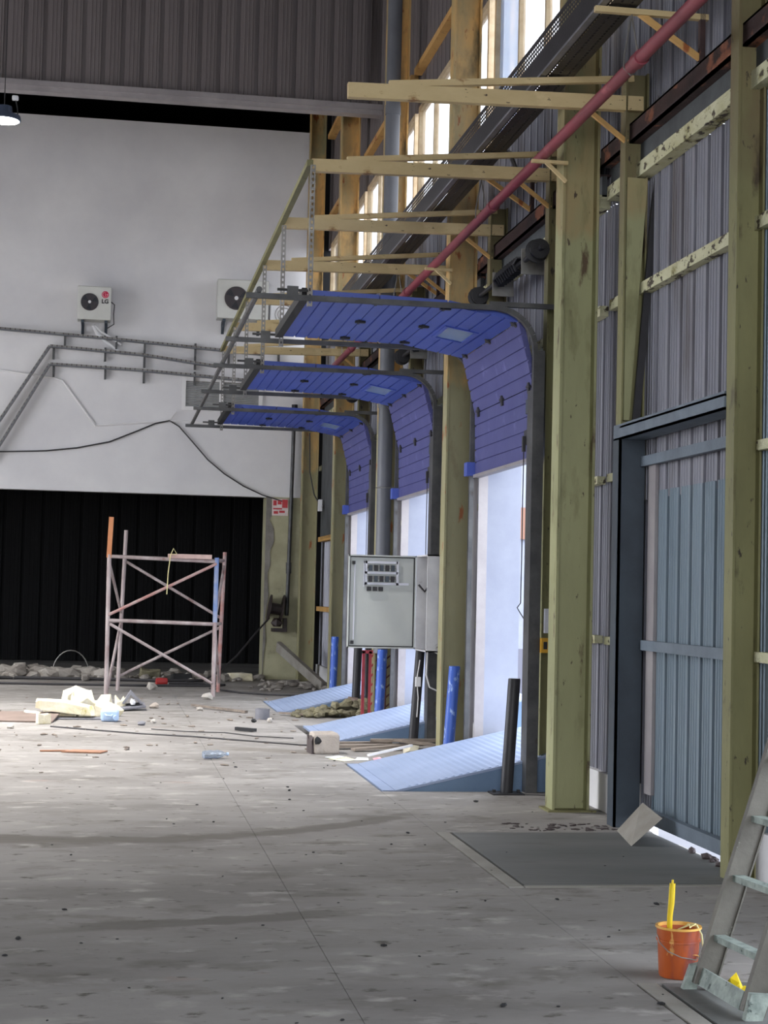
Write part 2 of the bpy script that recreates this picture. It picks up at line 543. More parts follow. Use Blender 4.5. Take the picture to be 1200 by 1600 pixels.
# flush pit plates of the closed bays
for y0, y1 in [(8.97, 11.05), (4.68, 6.74)]:
    b = MB()
    b.box(2.21, 2.29, y0 + .01, y1 - .01, -.1, .004)
    b.box(2.30, 3.72, y0 + .01, y0 + .05, -.1, .004)
    b.build('pit_frame', M_lipcon, floor)
    MB().box(2.312, 3.70, y0 + .075, y1 - .02, -.1, .003).build('pit_plate', M_pit, floor)

# ------------------------------------------------------------------ right (dock) wall
wall = setting('wall_right')
SHEETS = {}


def sheet(y0, y1, z0, z1, X, m, parent, pitch=.23, axis='y', flip=1, name='cladding_sheet', wmax=1.0):
    """trapezoid profiled sheets, alike sheets share one mesh"""
    n = max(1, round((y1 - y0) / wmax))
    wd = (y1 - y0) / n
    for k in range(n):
        key = (round(wd, 3), round(z1 - z0, 3), m.name, axis, flip, pitch)
        if key not in SHEETS:
            npit = max(1, round(wd / pitch))
            p = wd / npit
            prof = []
            for j in range(npit):
                s_ = j * p
                prof += [(s_, 0), (s_ + .17 * p, 0), (s_ + .19 * p, -.008), (s_ + .23 * p, -.008), (s_ + .25 * p, 0),
                         (s_ + .37 * p, 0), (s_ + .39 * p, -.008), (s_ + .43 * p, -.008), (s_ + .45 * p, 0),
                         (s_ + .57 * p, 0), (s_ + .59 * p, -.008), (s_ + .63 * p, -.008), (s_ + .65 * p, 0),
                         (s_ + .76 * p, 0), (s_ + .775 * p, .06), (s_ + .965 * p, .06), (s_ + .98 * p, 0)]
            prof.append((wd, 0))
            H = z1 - z0
            vs = []
            for s_, d in prof:
                for z in (0, H):
                    vs.append((d * flip, s_, z) if axis == 'y' else (s_, d * flip, z))
            fs = [(2 * i, 2 * i + 2, 2 * i + 3, 2 * i + 1) for i in range(len(prof) - 1)]
            me = bpy.data.meshes.new(name)
            me.from_pydata(vs, [], fs)
            me.materials.append(m)
            SHEETS[key] = me
        o = bpy.data.objects.new(name, SHEETS[key])
        COL.objects.link(o)
        o.parent = parent
        bl = BASE[parent.name]
        p_ = (X, y0 + k * wd, z0) if axis == 'y' else (y0 + k * wd, X, z0)
        o.location = (p_[0] - bl[0], p_[1] - bl[1], p_[2] - bl[2])
        BASE[o.name] = p_


WX = 3.735                      # inner face of the cladding
WIN0, WIN1 = 6.05, 7.8          # clerestory windows
# low bands between the doors
for a, b in [(-8, 4.6), (6.9, 8.97), (11.44, 13.5), (15.74, 17.8), (20.04, 22.1), (24.34, 29.9)]:
    sheet(a, b, .28, 4.62, WX, M_clad, wall)
# over the doors
for k in range(-1, 4):
    y0 = 13.5 + PER * (k - 1)
    sheet(y0 if k != 0 else 8.97, 15.74 + PER * (k - 1), 2.98 if k > 0 else 2.3, 4.62, WX, M_clad, wall)
# band between the channel and the window sills, band over the windows
sheet(-8, 29.9, 4.62, WIN0, WX, M_clad, wall)
sheet(-8, 29.9, WIN1, 11.5, WX, M_part, wall)
sheet(-8, 12.2, WIN0, WIN1, WX, M_clad, wall)
MB().box(3.70, 3.95, 29.9, 43, -.1, 11.5).build('far_sheet', M_unlit, wall)
# white masonry plinth pieces under the low bands
for a, b in [(-8, 4.68), (6.74, 9.13), (11.46, 13.32), (15.46, 17.62), (19.76, 21.92), (24.06, 29.9)]:
    MB().box(3.69, 3.90, a, b, -.1, .285).build('plinth', M_white, wall)
# outer dock wall under the doors
for k in range(-1, 4):
    MB().box(3.73, 3.95, 13.32 + PER * (k - 1), 15.46 + PER * (k - 1), -1.2, -.1).build('pit_wall', M_lipcon, wall)
# horizontal girts and the rusted channel, bay by bay
for i in range(-4, 5):
    y0, y1 = 12.32 + PER * i, 12.08 + PER * (i + 1)
    if y1 < 4:
        continue
    if i == 4:
        y0, y1 = 29.5, 29.9
    b = MB()
    b.box(3.575, 3.60, y0, y1, 4.86, 5.0)
    b.box(3.575, 3.73, y0, y1, 4.985, 5.0)
    b.box(3.575, 3.73, y0, y1, 4.86, 4.875)
    b.build('channel', M_rust, wall)
    MB().box(3.66, 3.70, y0, y1, 4.70, 4.86).build('slate_panel', M_dkpanel, wall)
    MB().box(3.63, 3.73, y0, y1, 4.61, 4.715).build('girt', M_peel, wall)
    MB().box(3.66, 3.73, y0, y1, 3.77, 3.85).build('girt', M_peel, wall)
    for z in (2.47, 1.25):
        for a, b_ in ((11.44 + PER * i, 12.08 + PER * i), (12.32 + PER * i, 13.42 + PER * i)):
            if i < 4:
                MB().box(3.66, 3.73, a, b_, z, z + .06).build('girt', M_peel, wall)
    if i < 4:
        MB().box(3.63, 3.73, y0, y1, 8.22, 8.30).build('girt', M_ochre, wall)
for z in (2.47, 1.25, 9.7):
    MB().box(3.60, 3.73, 25.25, 29.3, z, z + .08).build('girt', M_ochre, wall)

# clerestory windows, one per bay
for i in range(4):
    y0, y1 = 12.34 + PER * i, 12.08 + PER * (i + 1)
    wn = setting('window_%d' % (i + 1), (3.75, (y0 + y1) / 2, WIN0))
    b = MB()
    b.box(3.70, 3.78, y0, y1, WIN0, WIN0 + .07)
    b.box(3.70, 3.78, y0, y1, WIN1 - .07, WIN1)
    b.box(3.70, 3.78, y0, y0 + .07, WIN0 + .07, WIN1 - .07)
    b.box(3.70, 3.78, y1 - .07, y1, WIN0 + .07, WIN1 - .07)
    b.build('window_frame', M_winframe, wn)
    n = 4
    st = (y1 - y0) / n
    for j in range(1, n):
        MB().box(3.71, 3.77, y0 + j * st - .024, y0 + j * st + .024, WIN0 + .07, WIN1 - .07).build('mullion', M_winframe, wn)
    for j in range(n):
        MB().box(3.745, 3.752, y0 + j * st + .02, y0 + (j + 1) * st - .02, WIN0 + .03, WIN1 - .03).build('pane', M_bluegl if (i, j) == (0, 3) else M_glass, wn)

# ------------------------------------------------------------------ back wall with the dark opening
BY = 29.9
wb = setting('wall_back', (0, BY, 0))
b = MB()
b.box(-13, 3.40, BY, BY + .25, 3.27, 9.96)
b.build('plaster', M_white, wb)
b = MB()
b.box(2.72, 3.40, BY - .05, BY + .6, 0, 3.27)
b.build('pillar', M_pillar, wb)
# bare render where the plaster of the pillar edge broke away
edge = [(2.715, 3.27), (2.80, 3.27), (2.83, 2.95), (2.78, 2.86), (2.86, 2.7), (2.87, 2.46), (2.80, 2.3), (2.82, 2.05), (2.77, 1.9), (2.80, 1.5), (2.74, 1.1), (2.77, .7), (2.73, .3), (2.715, 0)]
MB().prism_y(edge, BY - .065, BY - .05).build('render_patch', M_pillarg, wb)
MB().box(3.40, 3.73, BY - .02, BY + .25, 0, 11.5).build('corner_sheet', M_unlit, wb)
# the dark hall behind the opening
dk = setting('wall_far', (0, 43, 0))
sheet(-13, 3.8, 0, 11.5, 36.0, M_unlit, dk, axis='x', flip=1, wmax=2.4, pitch=.4)
MB().box(-13, 3.7, 30.2, 36, 3.9, 4.0).build('dark_soffit', M_unlit, dk)
MB().box(-13.0, -12.9, 30.2, 36, 0, 11.5).build('dark_side', M_unlit, dk)

# ------------------------------------------------------------------ hanging partition
PY = 24.0
wp = setting('wall_upper', (0, PY, 8.63))
sheet(-13, 3.56, 8.72, 11.5, PY, M_part, wp, axis='x', flip=1, wmax=1.12, pitch=.28)
b = MB()
b.box(-13, 3.74, PY - .09, PY - .04, 8.70, 8.78)
b.box(-13, 3.74, PY - .05, PY + .14, 8.63, 8.70)
b.build('flashing', M_flash, wp)

# ------------------------------------------------------------------ unseen shell of the hall
b = MB()
b.box(-13.2, 4.0, -8.2, 43, 11.5, 11.7)
b.build('ceiling', M_roof, loc=(0, 0, 11.5), kind='structure')
wl = setting('wall_left', (-13, 0, 0))
for a in [(-13.2, -13, -8, 12.5, 0, 11.5), (-13.2, -13, 24.5, 43, 0, 11.5), (-13.2, -13, 12.5, 24.5, 6.6, 11.5)]:
    MB().box(*a).build('side_sheet', M_side, wl)
MB().box(-13.2, -6.5, -8.2, -8, -.1, 11.5).box(2.5, 4.0, -8.2, -8, -.1, 11.5).box(-6.5, 2.5, -8.2, -8, 6.1, 11.5).box(-6.5, 2.5, -8.2, -8, -.1, 1.1).build('wall_rear', M_side, kind='structure')

# ------------------------------------------------------------------ outside
MB().box(3.95, 70, -20, 120, -1.4, -1.2).build('yard', M_yard, loc=(10, 20, -1.2), kind='structure')
MB().box(-80, -13.2, -20, 80, -.5, -.1).build('yard_left', M_yard, kind='structure')
t = thing('facade', 'pale building seen outside through nearest dock door, with peach band', 'building', (14, 47, -1.2))
MB().box(6, 30, 46, 50, .1, 9).build('facade_wall', M_extwhite, t)
MB().box(6, 30, 45.9, 46, 3.2, 4.1).build('facade_band', M_extor, t)
MB().box(6, 30, 45.8, 50, -1.2, .1).build('facade_base', M_extlav, t)
tag(MB().box(8.4, 9.1, 33.5, 33.8, -1.2, -.75).build('road_barrier', M_extred, bevel=.05), 'red plastic road barrier outside nearest dock door', 'barrier')
# ------------------------------------------------------------------ main columns
ORD = ['nearest', 'second', 'third', 'fourth', 'fifth']
c0 = None
for i in range(5):
    lab = ['wide yellow green H column right of the nearest blue door', 'ochre H column between the nearest and the second blue door',
           'ochre H column behind the tall grey downpipe', 'ochre H column just beyond the farthest blue door', 'ochre H column in the far corner beside the plaster pillar'][i]
    y = 12.1 + PER * i
    if i < 2:
        t = thing('steel_column', lab, 'column', (3.43, y + .1, 0), 'main columns along the dock wall')
        b = MB()
        z1 = 11.5
        b.hsec(3.29, 3.575, y, y + .2, 0, z1, .02, .016)
        b.build('shaft', M_olive if i == 0 else mat('olive column paint with high ochre', (158, 152, 116), (142, 138, 104), 2.2, .55, bump=.12, bscale=25, zs=(3.75, (214, 168, 100)), spots=[((150, 88, 44), 9, .61, .67), ((112, 98, 66), 3, .56, .70)], stretch=(1, 1, .4)), t)
        MB().box(3.25, 3.62, y - .04, y + .24, 0, .015).build('base_plate', M_olivedull, t)
        if i == 1:
            c0 = t
    else:
        dup(c0, (0, PER * (i - 1), 0), lab)

# ------------------------------------------------------------------ door posts with cantilever arms
Mpost = M_olivedull


def bracket_post(y, label, lower=True):
    t = thing('bracket_post', label, 'post', (3.6, y + .06, 0), 'posts with cantilever arms')
    MB().hsec(3.53, 3.70, y, y + .12, 0, 5.36, .014, .012).build('post', Mpost, t)
    b = MB()
    b.beam((1.525, y + .03, 5.09), (3.66, y + .03, 5.14), .06, .105)
    b.build('arm', M_cream, t)
    b = MB()
    b.beam((1.82, y + .06, 5.165), (3.60, y + .06, 5.33), .045, .045)
    b.build('tie_bar', M_cream, t)
    b = MB()
    b.beam((3.25, y + .03, 5.08), (3.55, y + .03, 4.86), .03, .03)
    b.build('strut', M_ochre, t)
    return t


PYS = [11.32, 13.42, 15.62, 17.72, 19.92, 22.02, 24.22]
plab = ['front post with yellow arm, above the grey closed gate', 'post with yellow arm just beyond the wide front column', 'post with yellow arm at the far jamb of the nearest blue door',
        'post with yellow arm at the near jamb of the second blue door', 'post with yellow arm at the far jamb of the second blue door',
        'post with yellow arm at the near jamb of the farthest blue door', 'farthest post with yellow arm, beyond the farthest blue door']
p0 = bracket_post(PYS[0], plab[0])
# the front post is cut back to a tapering plate over a rusty web
b = MB()
b.poly([(3.548, PYS[0] - .002, 4.6), (3.70, PYS[0] - .002, 4.6), (3.59, PYS[0] - .002, 2.86), (3.548, PYS[0] - .002, 2.86)], (0, .008, 0))
b.build('tapered_plate', M_olive, p0)
b = MB()
b.beam((3.76, PYS[0] - .03, 4.6), (3.63, PYS[0] - .03, 2.86), .03, .05)
b.build('diagonal_flat', M_black, p0)
p1 = bracket_post(PYS[1], plab[1])
for y, l in zip(PYS[2:], plab[2:]):
    dup(p1, (0, y - PYS[1], 0), l)
# right hand post of the closed gate
t = thing('gate_post', 'olive post at the right end of the closed grey gate, behind the ladder', 'post', (3.615, 9.22, 0))
MB().hsec(3.53, 3.70, 9.14, 9.27, 0, 5.36, .014, .012).build('post', M_olivedull, t)

# long bars carried by the arms and the tracks
tag(MB().beam((1.505, 13.40, 5.10), (1.505, 24.36, 5.10), .05, .05).build('angle_bar', M_olivedull), 'long dull yellow angle bar joining the tips of the cantilever arms', 'bar')

# ------------------------------------------------------------------ overhead doors


def slotted(b, p, q, wd=.04, pitch=.05):
    """vertical slotted angle: two flanges, the front one with real slots"""
    x, y, z0 = p
    z1 = q[2]
    n = int((z1 - z0) / pitch)
    t_ = .003
    for a, c in ((x, x + wd * .3), (x + wd * .7, x + wd)):
        b.box(a, c, y, y + t_, z0, z1)
    for k in range(n + 1):
        zz = z0 + k * pitch
        b.box(x + wd * .3, x + wd * .7, y, y + t_, zz, min(zz + pitch * .5, z1))
    b.box(x, x + t_, y, y + wd, z0, z1)


PATH = [(1.53, 4.0), (2.10, 3.99), (2.67, 3.975), (3.27, 3.87), (3.405, 3.335), (3.42, 2.75)]


def section(b, P, Q, y0, y1, t0=0., t1=1., ng=5, thick=.045):
    P, Q = Vector((P[0], 0, P[1])), Vector((Q[0], 0, Q[1]))
    d = Q - P
    Ln = d.length
    d.normalize()
    n = Vector((-d.z, 0, d.x))            # inner side
    if n.z > 0 and abs(d.x) > .5:
        n = -n
    if abs(d.x) <= .5 and n.x > 0:
        n = -n
    s0, s1 = t0 * Ln + .004, t1 * Ln - .004
    pts = [P + d * s0]
    for k in range(1, ng):
        g = Ln * k / ng
        if s0 + .012 < g < s1 - .012:
            pts += [P + d * (g - .009), P + d * (g - .005) - n * .012, P + d * (g + .005) - n * .012, P + d * (g + .009)]
    pts += [P + d * s1, P + d * s1 - n * thick, P + d * s0 - n * thick]
    b.prism_y([(p.x, p.z) for p in pts], y0, y1)


def overhead_door(label):
    ya, yb = 13.36, 15.60
    t = thing('overhead_door', label, 'door', (3.42, (ya + yb) / 2, 0), 'blue overhead doors')
    for k in range(5):
        b = MB()
        P, Q = PATH[k], PATH[k + 1]
        if k == 2:       # the section with the window
            section(b, P, Q, ya, 14.22)
            section(b, P, Q, 14.80, yb)
            section(b, P, Q, 14.22, 14.80, 0, .28, ng=5)
            section(b, P, Q, 14.22, 14.80, .72, 1, ng=5)
        else:
            section(b, P, Q, ya, yb)
        b.build('door_section', M_blue if k < 3 else M_bluedull, t)
    # window
    P, Q = Vector((2.67, 0, 3.975)), Vector((3.27, 0, 3.87))
    d = Q - P
    b = MB()
    A, B_ = P + d * .30, P + d * .70
    nn = Vector((-.172, 0, -.985))
    for (s, e) in ((.25, .30), (.70, .75)):
        p, q = P + d * s, P + d * e
        b.prism_y([(p.x + nn.x * .012, p.z + nn.z * .012), (q.x + nn.x * .012, q.z + nn.z * .012), (q.x - nn.x * .03, q.z - nn.z * .03), (p.x - nn.x * .03, p.z - nn.z * .03)], 14.19, 14.83)
    for (s, e) in ((14.19, 14.22), (14.80, 14.83)):
        b.prism_y([(A.x + nn.x * .012, A.z + nn.z * .012), (B_.x + nn.x * .012, B_.z + nn.z * .012), (B_.x - nn.x * .03, B_.z - nn.z * .03), (A.x - nn.x * .03, A.z - nn.z * .03)], s, e)
    fr = b.build('door_window', M_blue, t)
    MB().prism_y([(A.x, A.z), (B_.x, B_.z), (B_.x - nn.x * .01, B_.z - nn.z * .01), (A.x - nn.x * .01, A.z - nn.z * .01)], 14.22, 14.80).build('pane', M_pane, fr)
    # rubber seal at the leading edge
    MB().box(1.46, 1.53, ya, yb, 3.985, 4.06).build('edge_seal', M_rubber, t)
    MB().prism_y([(3.40, 2.72), (3.47, 2.72), (3.47, 2.75), (3.40, 2.75)], ya, yb).build('bottom_seal', M_flash, t)
    # hinges on the joints
    for k in range(1, 5):
        x, z = PATH[k]
        nx, nz = ((0, -1) if k < 3 else ((-.6, -.8) if k == 3 else (-1, -.05)))
        for yy in (ya + .1, (ya + yb) / 2 - .05, yb - .2):
            c = Vector((x + nx * .012, yy, z + nz * .012))
            dd = Vector((-nz, 0, nx))
            b = MB()
            b.beam(c - dd * .045, c + dd * .045, .05, .018, (nx, 0, nz))
            b.beam(c - dd * .012 + Vector((0, -.05, 0)), c - dd * .012 + Vector((0, .05, 0)), .02, .026, (nx, 0, nz))
            b.build('hinge', M_black, t)
    # tracks
    for yy in (13.27, 15.66):
        cv = [(1.0, 3.945), (3.05, 3.945)]
        R_ = .33
        for a in range(1, 8):
            th = math.pi / 2 * a / 8
            cv.append((3.05 + R_ * math.sin(th), 3.945 - R_ * (1 - math.cos(th))))
        cv.append((3.38, 3.60))
        cv.append((3.38, .02))
        b = MB()
        for (x0, z0), (x1, z1) in zip(cv, cv[1:]):
            d2 = Vector((x1 - x0, 0, z1 - z0)).normalized()
            n2 = Vector((-d2.z, 0, d2.x))
            b.beam((x0, yy, z0), (x1 + d2.x * .004, yy, z1 + d2.z * .004), .05, .006, n2)
            for s in (-.024, .024):
                b.beam((x0 + n2.x * .015, yy + s, z0 + n2.z * .015), (x1 + n2.x * .015 + d2.x * .004, yy + s, z1 + n2.z * .015), .005, .04, n2)
        b.build('track', M_track, t)
        b = MB()
        b.beam((3.0, yy, 3.99), (3.70, yy, 3.99), .04, .04)
        b.build('track_arm', M_track, t)
    # jamb plates
    b = MB()
    b.box(3.375, 3.47, 13.235, 13.245, 0, 3.62)
    b.box(3.375, 3.385, 13.245, 13.42, 0, 3.3)
    b.build('jamb_plate', M_track, t)
    b = MB()
    b.box(3.385, 3.47, 15.695, 15.705, 0, 3.3)
    b.box(3.46, 3.55, 15.60, 15.615, 0, 3.3)
    b.build('jamb_plate', M_flash, t)
    # bottom brackets, lock and pull cord
    MB().box(3.34, 3.42, 15.60, 15.74, 2.74, 2.87).build('bottom_bracket', M_blue, t)
    b = MB()
    b.box(3.375, 3.40, 13.42, 13.52, 2.86, 2.98)
    b.box(3.35, 3.375, 13.45, 13.49, 2.80, 2.93)
    b.build('latch', M_black, t)
    MB().box(3.385, 3.40, 13.42, 13.52, 3.12, 3.24).build('handle_recess', M_slate, t)
    pts = [(3.37, 13.50 - .004 * math.sin(j * .9), 2.84 - j * .1) for j in range(14)]
    pts += [(3.35, 13.54, 1.50), (3.37, 13.52, 1.46), (3.40, 13.48, 1.40)]
    MB().tube(pts, .005, 5).build('pull_cord', M_cable, t)
    # torsion shaft over the opening
    b = MB()
    b.tube([(3.45, 13.3, 4.50), (3.45, 15.85, 4.50)], .022, 8)
    b.build('shaft', M_black, t)
    b = MB()
    prof = []
    for j in range(60):
        prof.append((3.45 + .062 * math.cos(j * 1.05), 14.05 + j * .0135, 4.50 + .062 * math.sin(j * 1.05)))
    b.tube(prof, .014, 5)
    b.build('spring', M_black, t)
    for yy in (13.45, 15.72):
        b = MB()
        b.lathe([(.02, -.06), (.085, -.06), (.085, -.045), (.06, -.04), (.06, .04), (.10, .045), (.10, .06), (.02, .06)], (3.45, yy, 4.50), (0, 1, 0), 16)
        b.build('cable_drum', M_black, t, smooth=True)
    b = MB()
    b.box(3.42, 3.62, 13.9, 13.92, 4.38, 4.60)
    b.box(3.42, 3.62, 15.0, 15.02, 4.38, 4.60)
    b.build('shaft_bracket', M_galv, t)
    # hangers, slotted angle iron up to the arms
    for xx, yy in ((1.50, 13.30), (1.50, 15.60)):
        b = MB()
        slotted(b, (xx, yy, 3.90), (xx, yy, 5.06))
        b.build('hanger', M_galv, t)
    b = MB()
    for yy in (13.27, 15.66):
        b.tube([(1.25, yy, 4.02), (1.50, yy, 4.02)], .012, 6)
        b.box(1.33, 1.42, yy - .02, yy + .02, 3.97, 4.05)
    b.build('buffer', M_track, t)
    return t


d1 = overhead_door('nearest of the three blue overhead doors, raised and bent over its opening')
dup(d1, (0, PER, 0), 'second of the three blue overhead doors, partly behind the grey cabinet')
dup(d1, (0, 2 * PER, 0), 'farthest and smallest of the three blue overhead doors, partly behind the grey downpipe')
tag(MB().tube([(1.10, 13.2, 4.0), (1.10, 24.5, 4.0)], .025, 8).build('tie_pipe', M_track), 'long grey pipe lying across the free ends of the door tracks', 'pipe')

# dock shelter side sheets beyond each open door
for k, l in enumerate(['pale sheet metal shelter wall outside the nearest blue door', 'pale sheet metal shelter wall outside the second blue door', 'pale sheet metal shelter wall outside the farthest blue door']):
    y = 15.604 + PER * k
    tag(MB().box(3.475, 3.88, y, y + .012, .0, 2.95).build('shelter_sheet', M_extwhite), l, 'sheet', 'dock shelter side sheets')

# ------------------------------------------------------------------ dock levelers
def leveler(label, rise=.27):
    ya, yb = 13.36, 15.42
    t = thing('dock_leveler', label, 'ramp', (2.9, (ya + yb) / 2, 0), 'blue grey dock levelers')
    x0, x1 = 2.22, 4.5
    sl = rise / (3.5 - 2.32)

    def z(x):
        return .004 + max(0, (x - 2.32)) * sl
    MB().prism_y([(x0, .004), (2.32, .004), (2.32, -.02), (x0, -.02)], ya, yb).build('front_lip', M_level, t)
    MB().prism_y([(2.325, z(2.325)), (x1, z(x1)), (x1, z(x1) - .02), (2.325, z(2.325) - .02)], ya, yb).build('deck_plate', M_level, t)
    b = MB()
    n = 34
    for j in range(n):
        xa = 2.42 + j * (x1 - 2.44) / n
        b.prism_y([(xa, z(xa)), (xa + .012, z(xa) + .006), (xa + .03, z(xa + .03) + .006), (xa + .042, z(xa + .042))], ya + .03, yb - .03)
    b.build('tread_ribs', M_level, t, kind='stuff')
    for yy in (ya, yb - .01):
        MB().prism_y([(2.33, -.3), (x1, -.3), (x1, z(x1) - .022), (2.33, z(2.33) - .022)], yy, yy + .01).build('side_skirt', M_levelside, t)
    b = MB()
    for j in range(6):
        b.box(2.75 + j * .25, 2.77 + j * .25, ya - .006, ya, -.1, .02 + j * .04)
    b.build('skirt_ribs', M_levelside, t, kind='stuff')
    return t


l1 = leveler('nearest ribbed blue grey dock leveler, ramp rising to the nearest door')
dup(l1, (0.08, PER, 0), 'middle ribbed dock leveler, behind the concrete block and planks')
dup(l1, (0, 2 * PER, 0), 'farthest ribbed dock leveler, beyond the greenish rubble heap')

# ------------------------------------------------------------------ bollards


def bollard(x, y, h, r, m, label, lean=0, plate=True, group=None, square=False):
    t = thing('bollard', label, 'bollard', (x, y, 0), group)
    b = MB()
    if square:
        b.beam((x, y, 0), (x + lean, y, h), .085, .085, (0, 1, 0))
        b.build('tube', m, t)
    else:
        b.tube([(x, y, 0), (x + lean, y, h - .01), (x + lean, y, h)], [r, r, r * .92], 18)
        b.build('tube', m, t, smooth=True)
    if plate:
        b = MB()
        b.box(x - .13, x + .13, y - .1, y + .1, 0, .012)
        for s in (-1, 1):
            b.box(x + s * .10 - .012, x + s * .10 + .012, y - .012, y + .012, .012, .035)
        b.build('base_plate', M_black, t)
    return t


G1, G2 = 'black bollards at the near door jambs', 'blue bollards at the far door jambs'
bollard(3.20, 13.18, .93, .05, M_black, 'black bollard on a base plate beside the nearest dock leveler', .05, group=G1)
bollard(3.22, 17.50, 1.0, .05, M_black, 'black bollard below the grey control cabinet, beside the middle leveler', .06, group=G1)
bollard(3.23, 21.8, .95, .055, M_black, 'black bollard under the left edge of the grey control cabinet', .02, group=G1)
bollard(3.28, 15.94, .90, .055, M_bluepipe, 'scuffed blue bollard right of the cabinet, behind the nearest leveler', .05, False, G2)
bollard(3.29, 20.24, .90, .06, M_bluepipe, 'blue bollard under the control cabinet, beside the red lattice frame', .03, False, G2)
bollard(3.29, 24.55, .93, .055, M_bluepipe, 'farthest blue bollard, left of the cabinet near the corner', .02, False, G2)

# ------------------------------------------------------------------ closed grey gate between the front posts
t = thing('gate', 'closed grey corrugated gate with slate frame, light leaking under it', 'gate', (3.66, 10.3, 0))
b = MB()
b.box(3.52, 3.68, 9.28, 11.31, 2.80, 2.815)
b.box(3.52, 3.535, 9.28, 11.46, 2.72, 2.83)
b.box(3.52, 3.70, 9.28, 11.46, 2.72, 2.735)
b.build('header', M_steelgrey, t)
b = MB()
b.box(3.515, 3.70, 11.29, 11.315, 0, 2.72)
b.box(3.515, 3.53, 11.29, 11.45, 0, 2.72)
b.build('jamb', M_slate, t)
MB().box(3.665, 3.71, 9.28, 11.28, 2.53, 2.60).build('rail', M_steelgrey, t)
MB().box(3.665, 3.71, 9.28, 11.22, 1.24, 1.31).build('rail', M_steelgrey, t)
b = MB()
b.box(3.66, 3.71, 9.28, 11.12, .07, .16)
b.box(3.70, 3.78, 9.28, 11.70, .07, .12)
b.build('bottom_rail', M_steelgrey, t)
MB().box(3.70, 3.725, 11.05, 11.20, .25, 2.53).build('side_strip', M_flash, t)
sheet(9.28, 11.10, .10, 2.35, 3.725, M_bluegrey, t, name='gate_sheet')
sheet(9.28, 11.70, .11, 2.95, 3.765, M_clad, t, name='gate_sheet')
sheet(6.9, 9.30, .2, 4.6, 3.72, M_bluegrey, wall, name='cladding_sheet')

# scrap board leaning at the gate jamb
b = MB()
b.poly([(3.365, 10.42, .002), (3.425, 10.93, .03), (3.57, 10.86, .215), (3.57, 10.45, .165)], (.012, 0, .012))
tag(b.build('scrap_board', M_board), 'grey scrap board leaning against the closed gate by the slate jamb', 'board')
# ------------------------------------------------------------------ pipes and trays along the wall
t = thing('sprinkler_pipe', 'long red sprinkler pipe running along the dock wall under the cable tray', 'pipe', (3.12, 6, 4.9))
b = MB()
b.tube([(3.12, 6, 4.935), (3.12, 15, 4.915), (3.12, 24.9, 4.885)], .042, 12)
b.build('pipe_run', M_redpipe, t, smooth=True)
for y in (9.75, 13.75, 17.9, 22.2):
    b = MB()
    b.tube([(3.12, y - .05, 4.935 - (y - 6) * .0026), (3.12, y + .05, 4.935 - (y - 6) * .0026)], .051, 12)
    b.build('coupling', M_redpipe, t, smooth=True)

tray = thing('cable_tray', 'perforated grey cable tray hung above the cantilever arms', 'tray', (3.03, 5, 5.31))


def perforated(b, o, u, v, nu, nv, du, dv, fr=.5, skip=()):
    o, u, v = Vector(o), Vector(u), Vector(v)

    def q(a0, a1, b0, b1):
        p = [o + u * a + v * c for a, c in ((a0, b0), (a1, b0), (a1, b1), (a0, b1))]
        b.add(p, [(0, 1, 2, 3)])
    for j in range(nv):
        v0, v1 = j * dv, (j + 1) * dv
        if j in skip:
            q(0, nu * du, v0, v1)
            continue
        m0, m1 = v0 + dv * (1 - fr) / 2, v1 - dv * (1 - fr) / 2
        q(0, nu * du, v0, m0)
        q(0, nu * du, m1, v1)
        for i in range(nu):
            q(i * du, i * du + du * .42, m0, m1)


TX, Y0, NU, DU = 2.915, 5.0, 380, .05
b = MB()
perforated(b, (TX, Y0, 5.32), (0, 1, 0), (0, 0, 1), NU, 9, DU, .032, .5, skip=(0, 1, 2, 3, 4, 8))
b.build('tray_side', M_tray, tray, solid=.002)
b = MB()
perforated(b, (TX, Y0, 5.31), (0, 1, 0), (1, 0, 0), NU, 7, DU, .0335, .4, skip=(0, 2, 4, 6))
b.build('tray_bottom', M_tray, tray, solid=.002)
b = MB()
b.box(TX + .233, TX + .236, Y0, Y0 + 19, 5.31, 5.49)
b.build('tray_side', M_tray, tray)
b = MB()
b.box(TX - .012, TX + .03, Y0, Y0 + 19, 5.300, 5.318)
b.build('tray_lip', M_traylip, tray)
b = MB()
for j in range(3):
    b.tube([(TX + .05 + j * .06, Y0, 5.335), (TX + .05 + j * .06, Y0 + 19, 5.335)], .018, 6)
b.build('tray_cables', M_cable, tray, kind='stuff')

PB = ['nearest', 'second', 'third', 'fourth']
g = 'small brackets carrying the red pipe'
a0 = None
for k in range(4):
    y = 9.92 + PER * k
    lab = '%s small frame on the rusty channel carrying tray and red pipe' % ['nearest, brightest', 'second', 'third', 'farthest'][k]
    if a0 is None:
        a0 = thing('pipe_bracket', lab, 'bracket', (3.3, y, 5.0), g)
        MB().box(3.565, 3.60, y - .02, y + .02, 5.0, 5.30).build('upright', M_rust, a0)
        MB().box(2.88, 3.62, y - .02, y + .02, 5.262, 5.298).build('arm', M_cream, a0)
        MB().beam((3.17, y + .01, 5.28), (3.575, y + .01, 5.02), .03, .035).build('diagonal', M_ochre, a0)
        MB().tube([(3.12, y, 5.265), (3.12 - .045, y, 5.0), (3.12 - .046, y, 4.92), (3.12, y, 4.875), (3.12 + .046, y, 4.92), (3.12 + .045, y, 5.0), (3.12, y, 5.262)], .006, 5).build('pipe_clip', M_galv, a0)
    else:
        dup(a0, (0, PER * k, 0), lab)
b0 = None
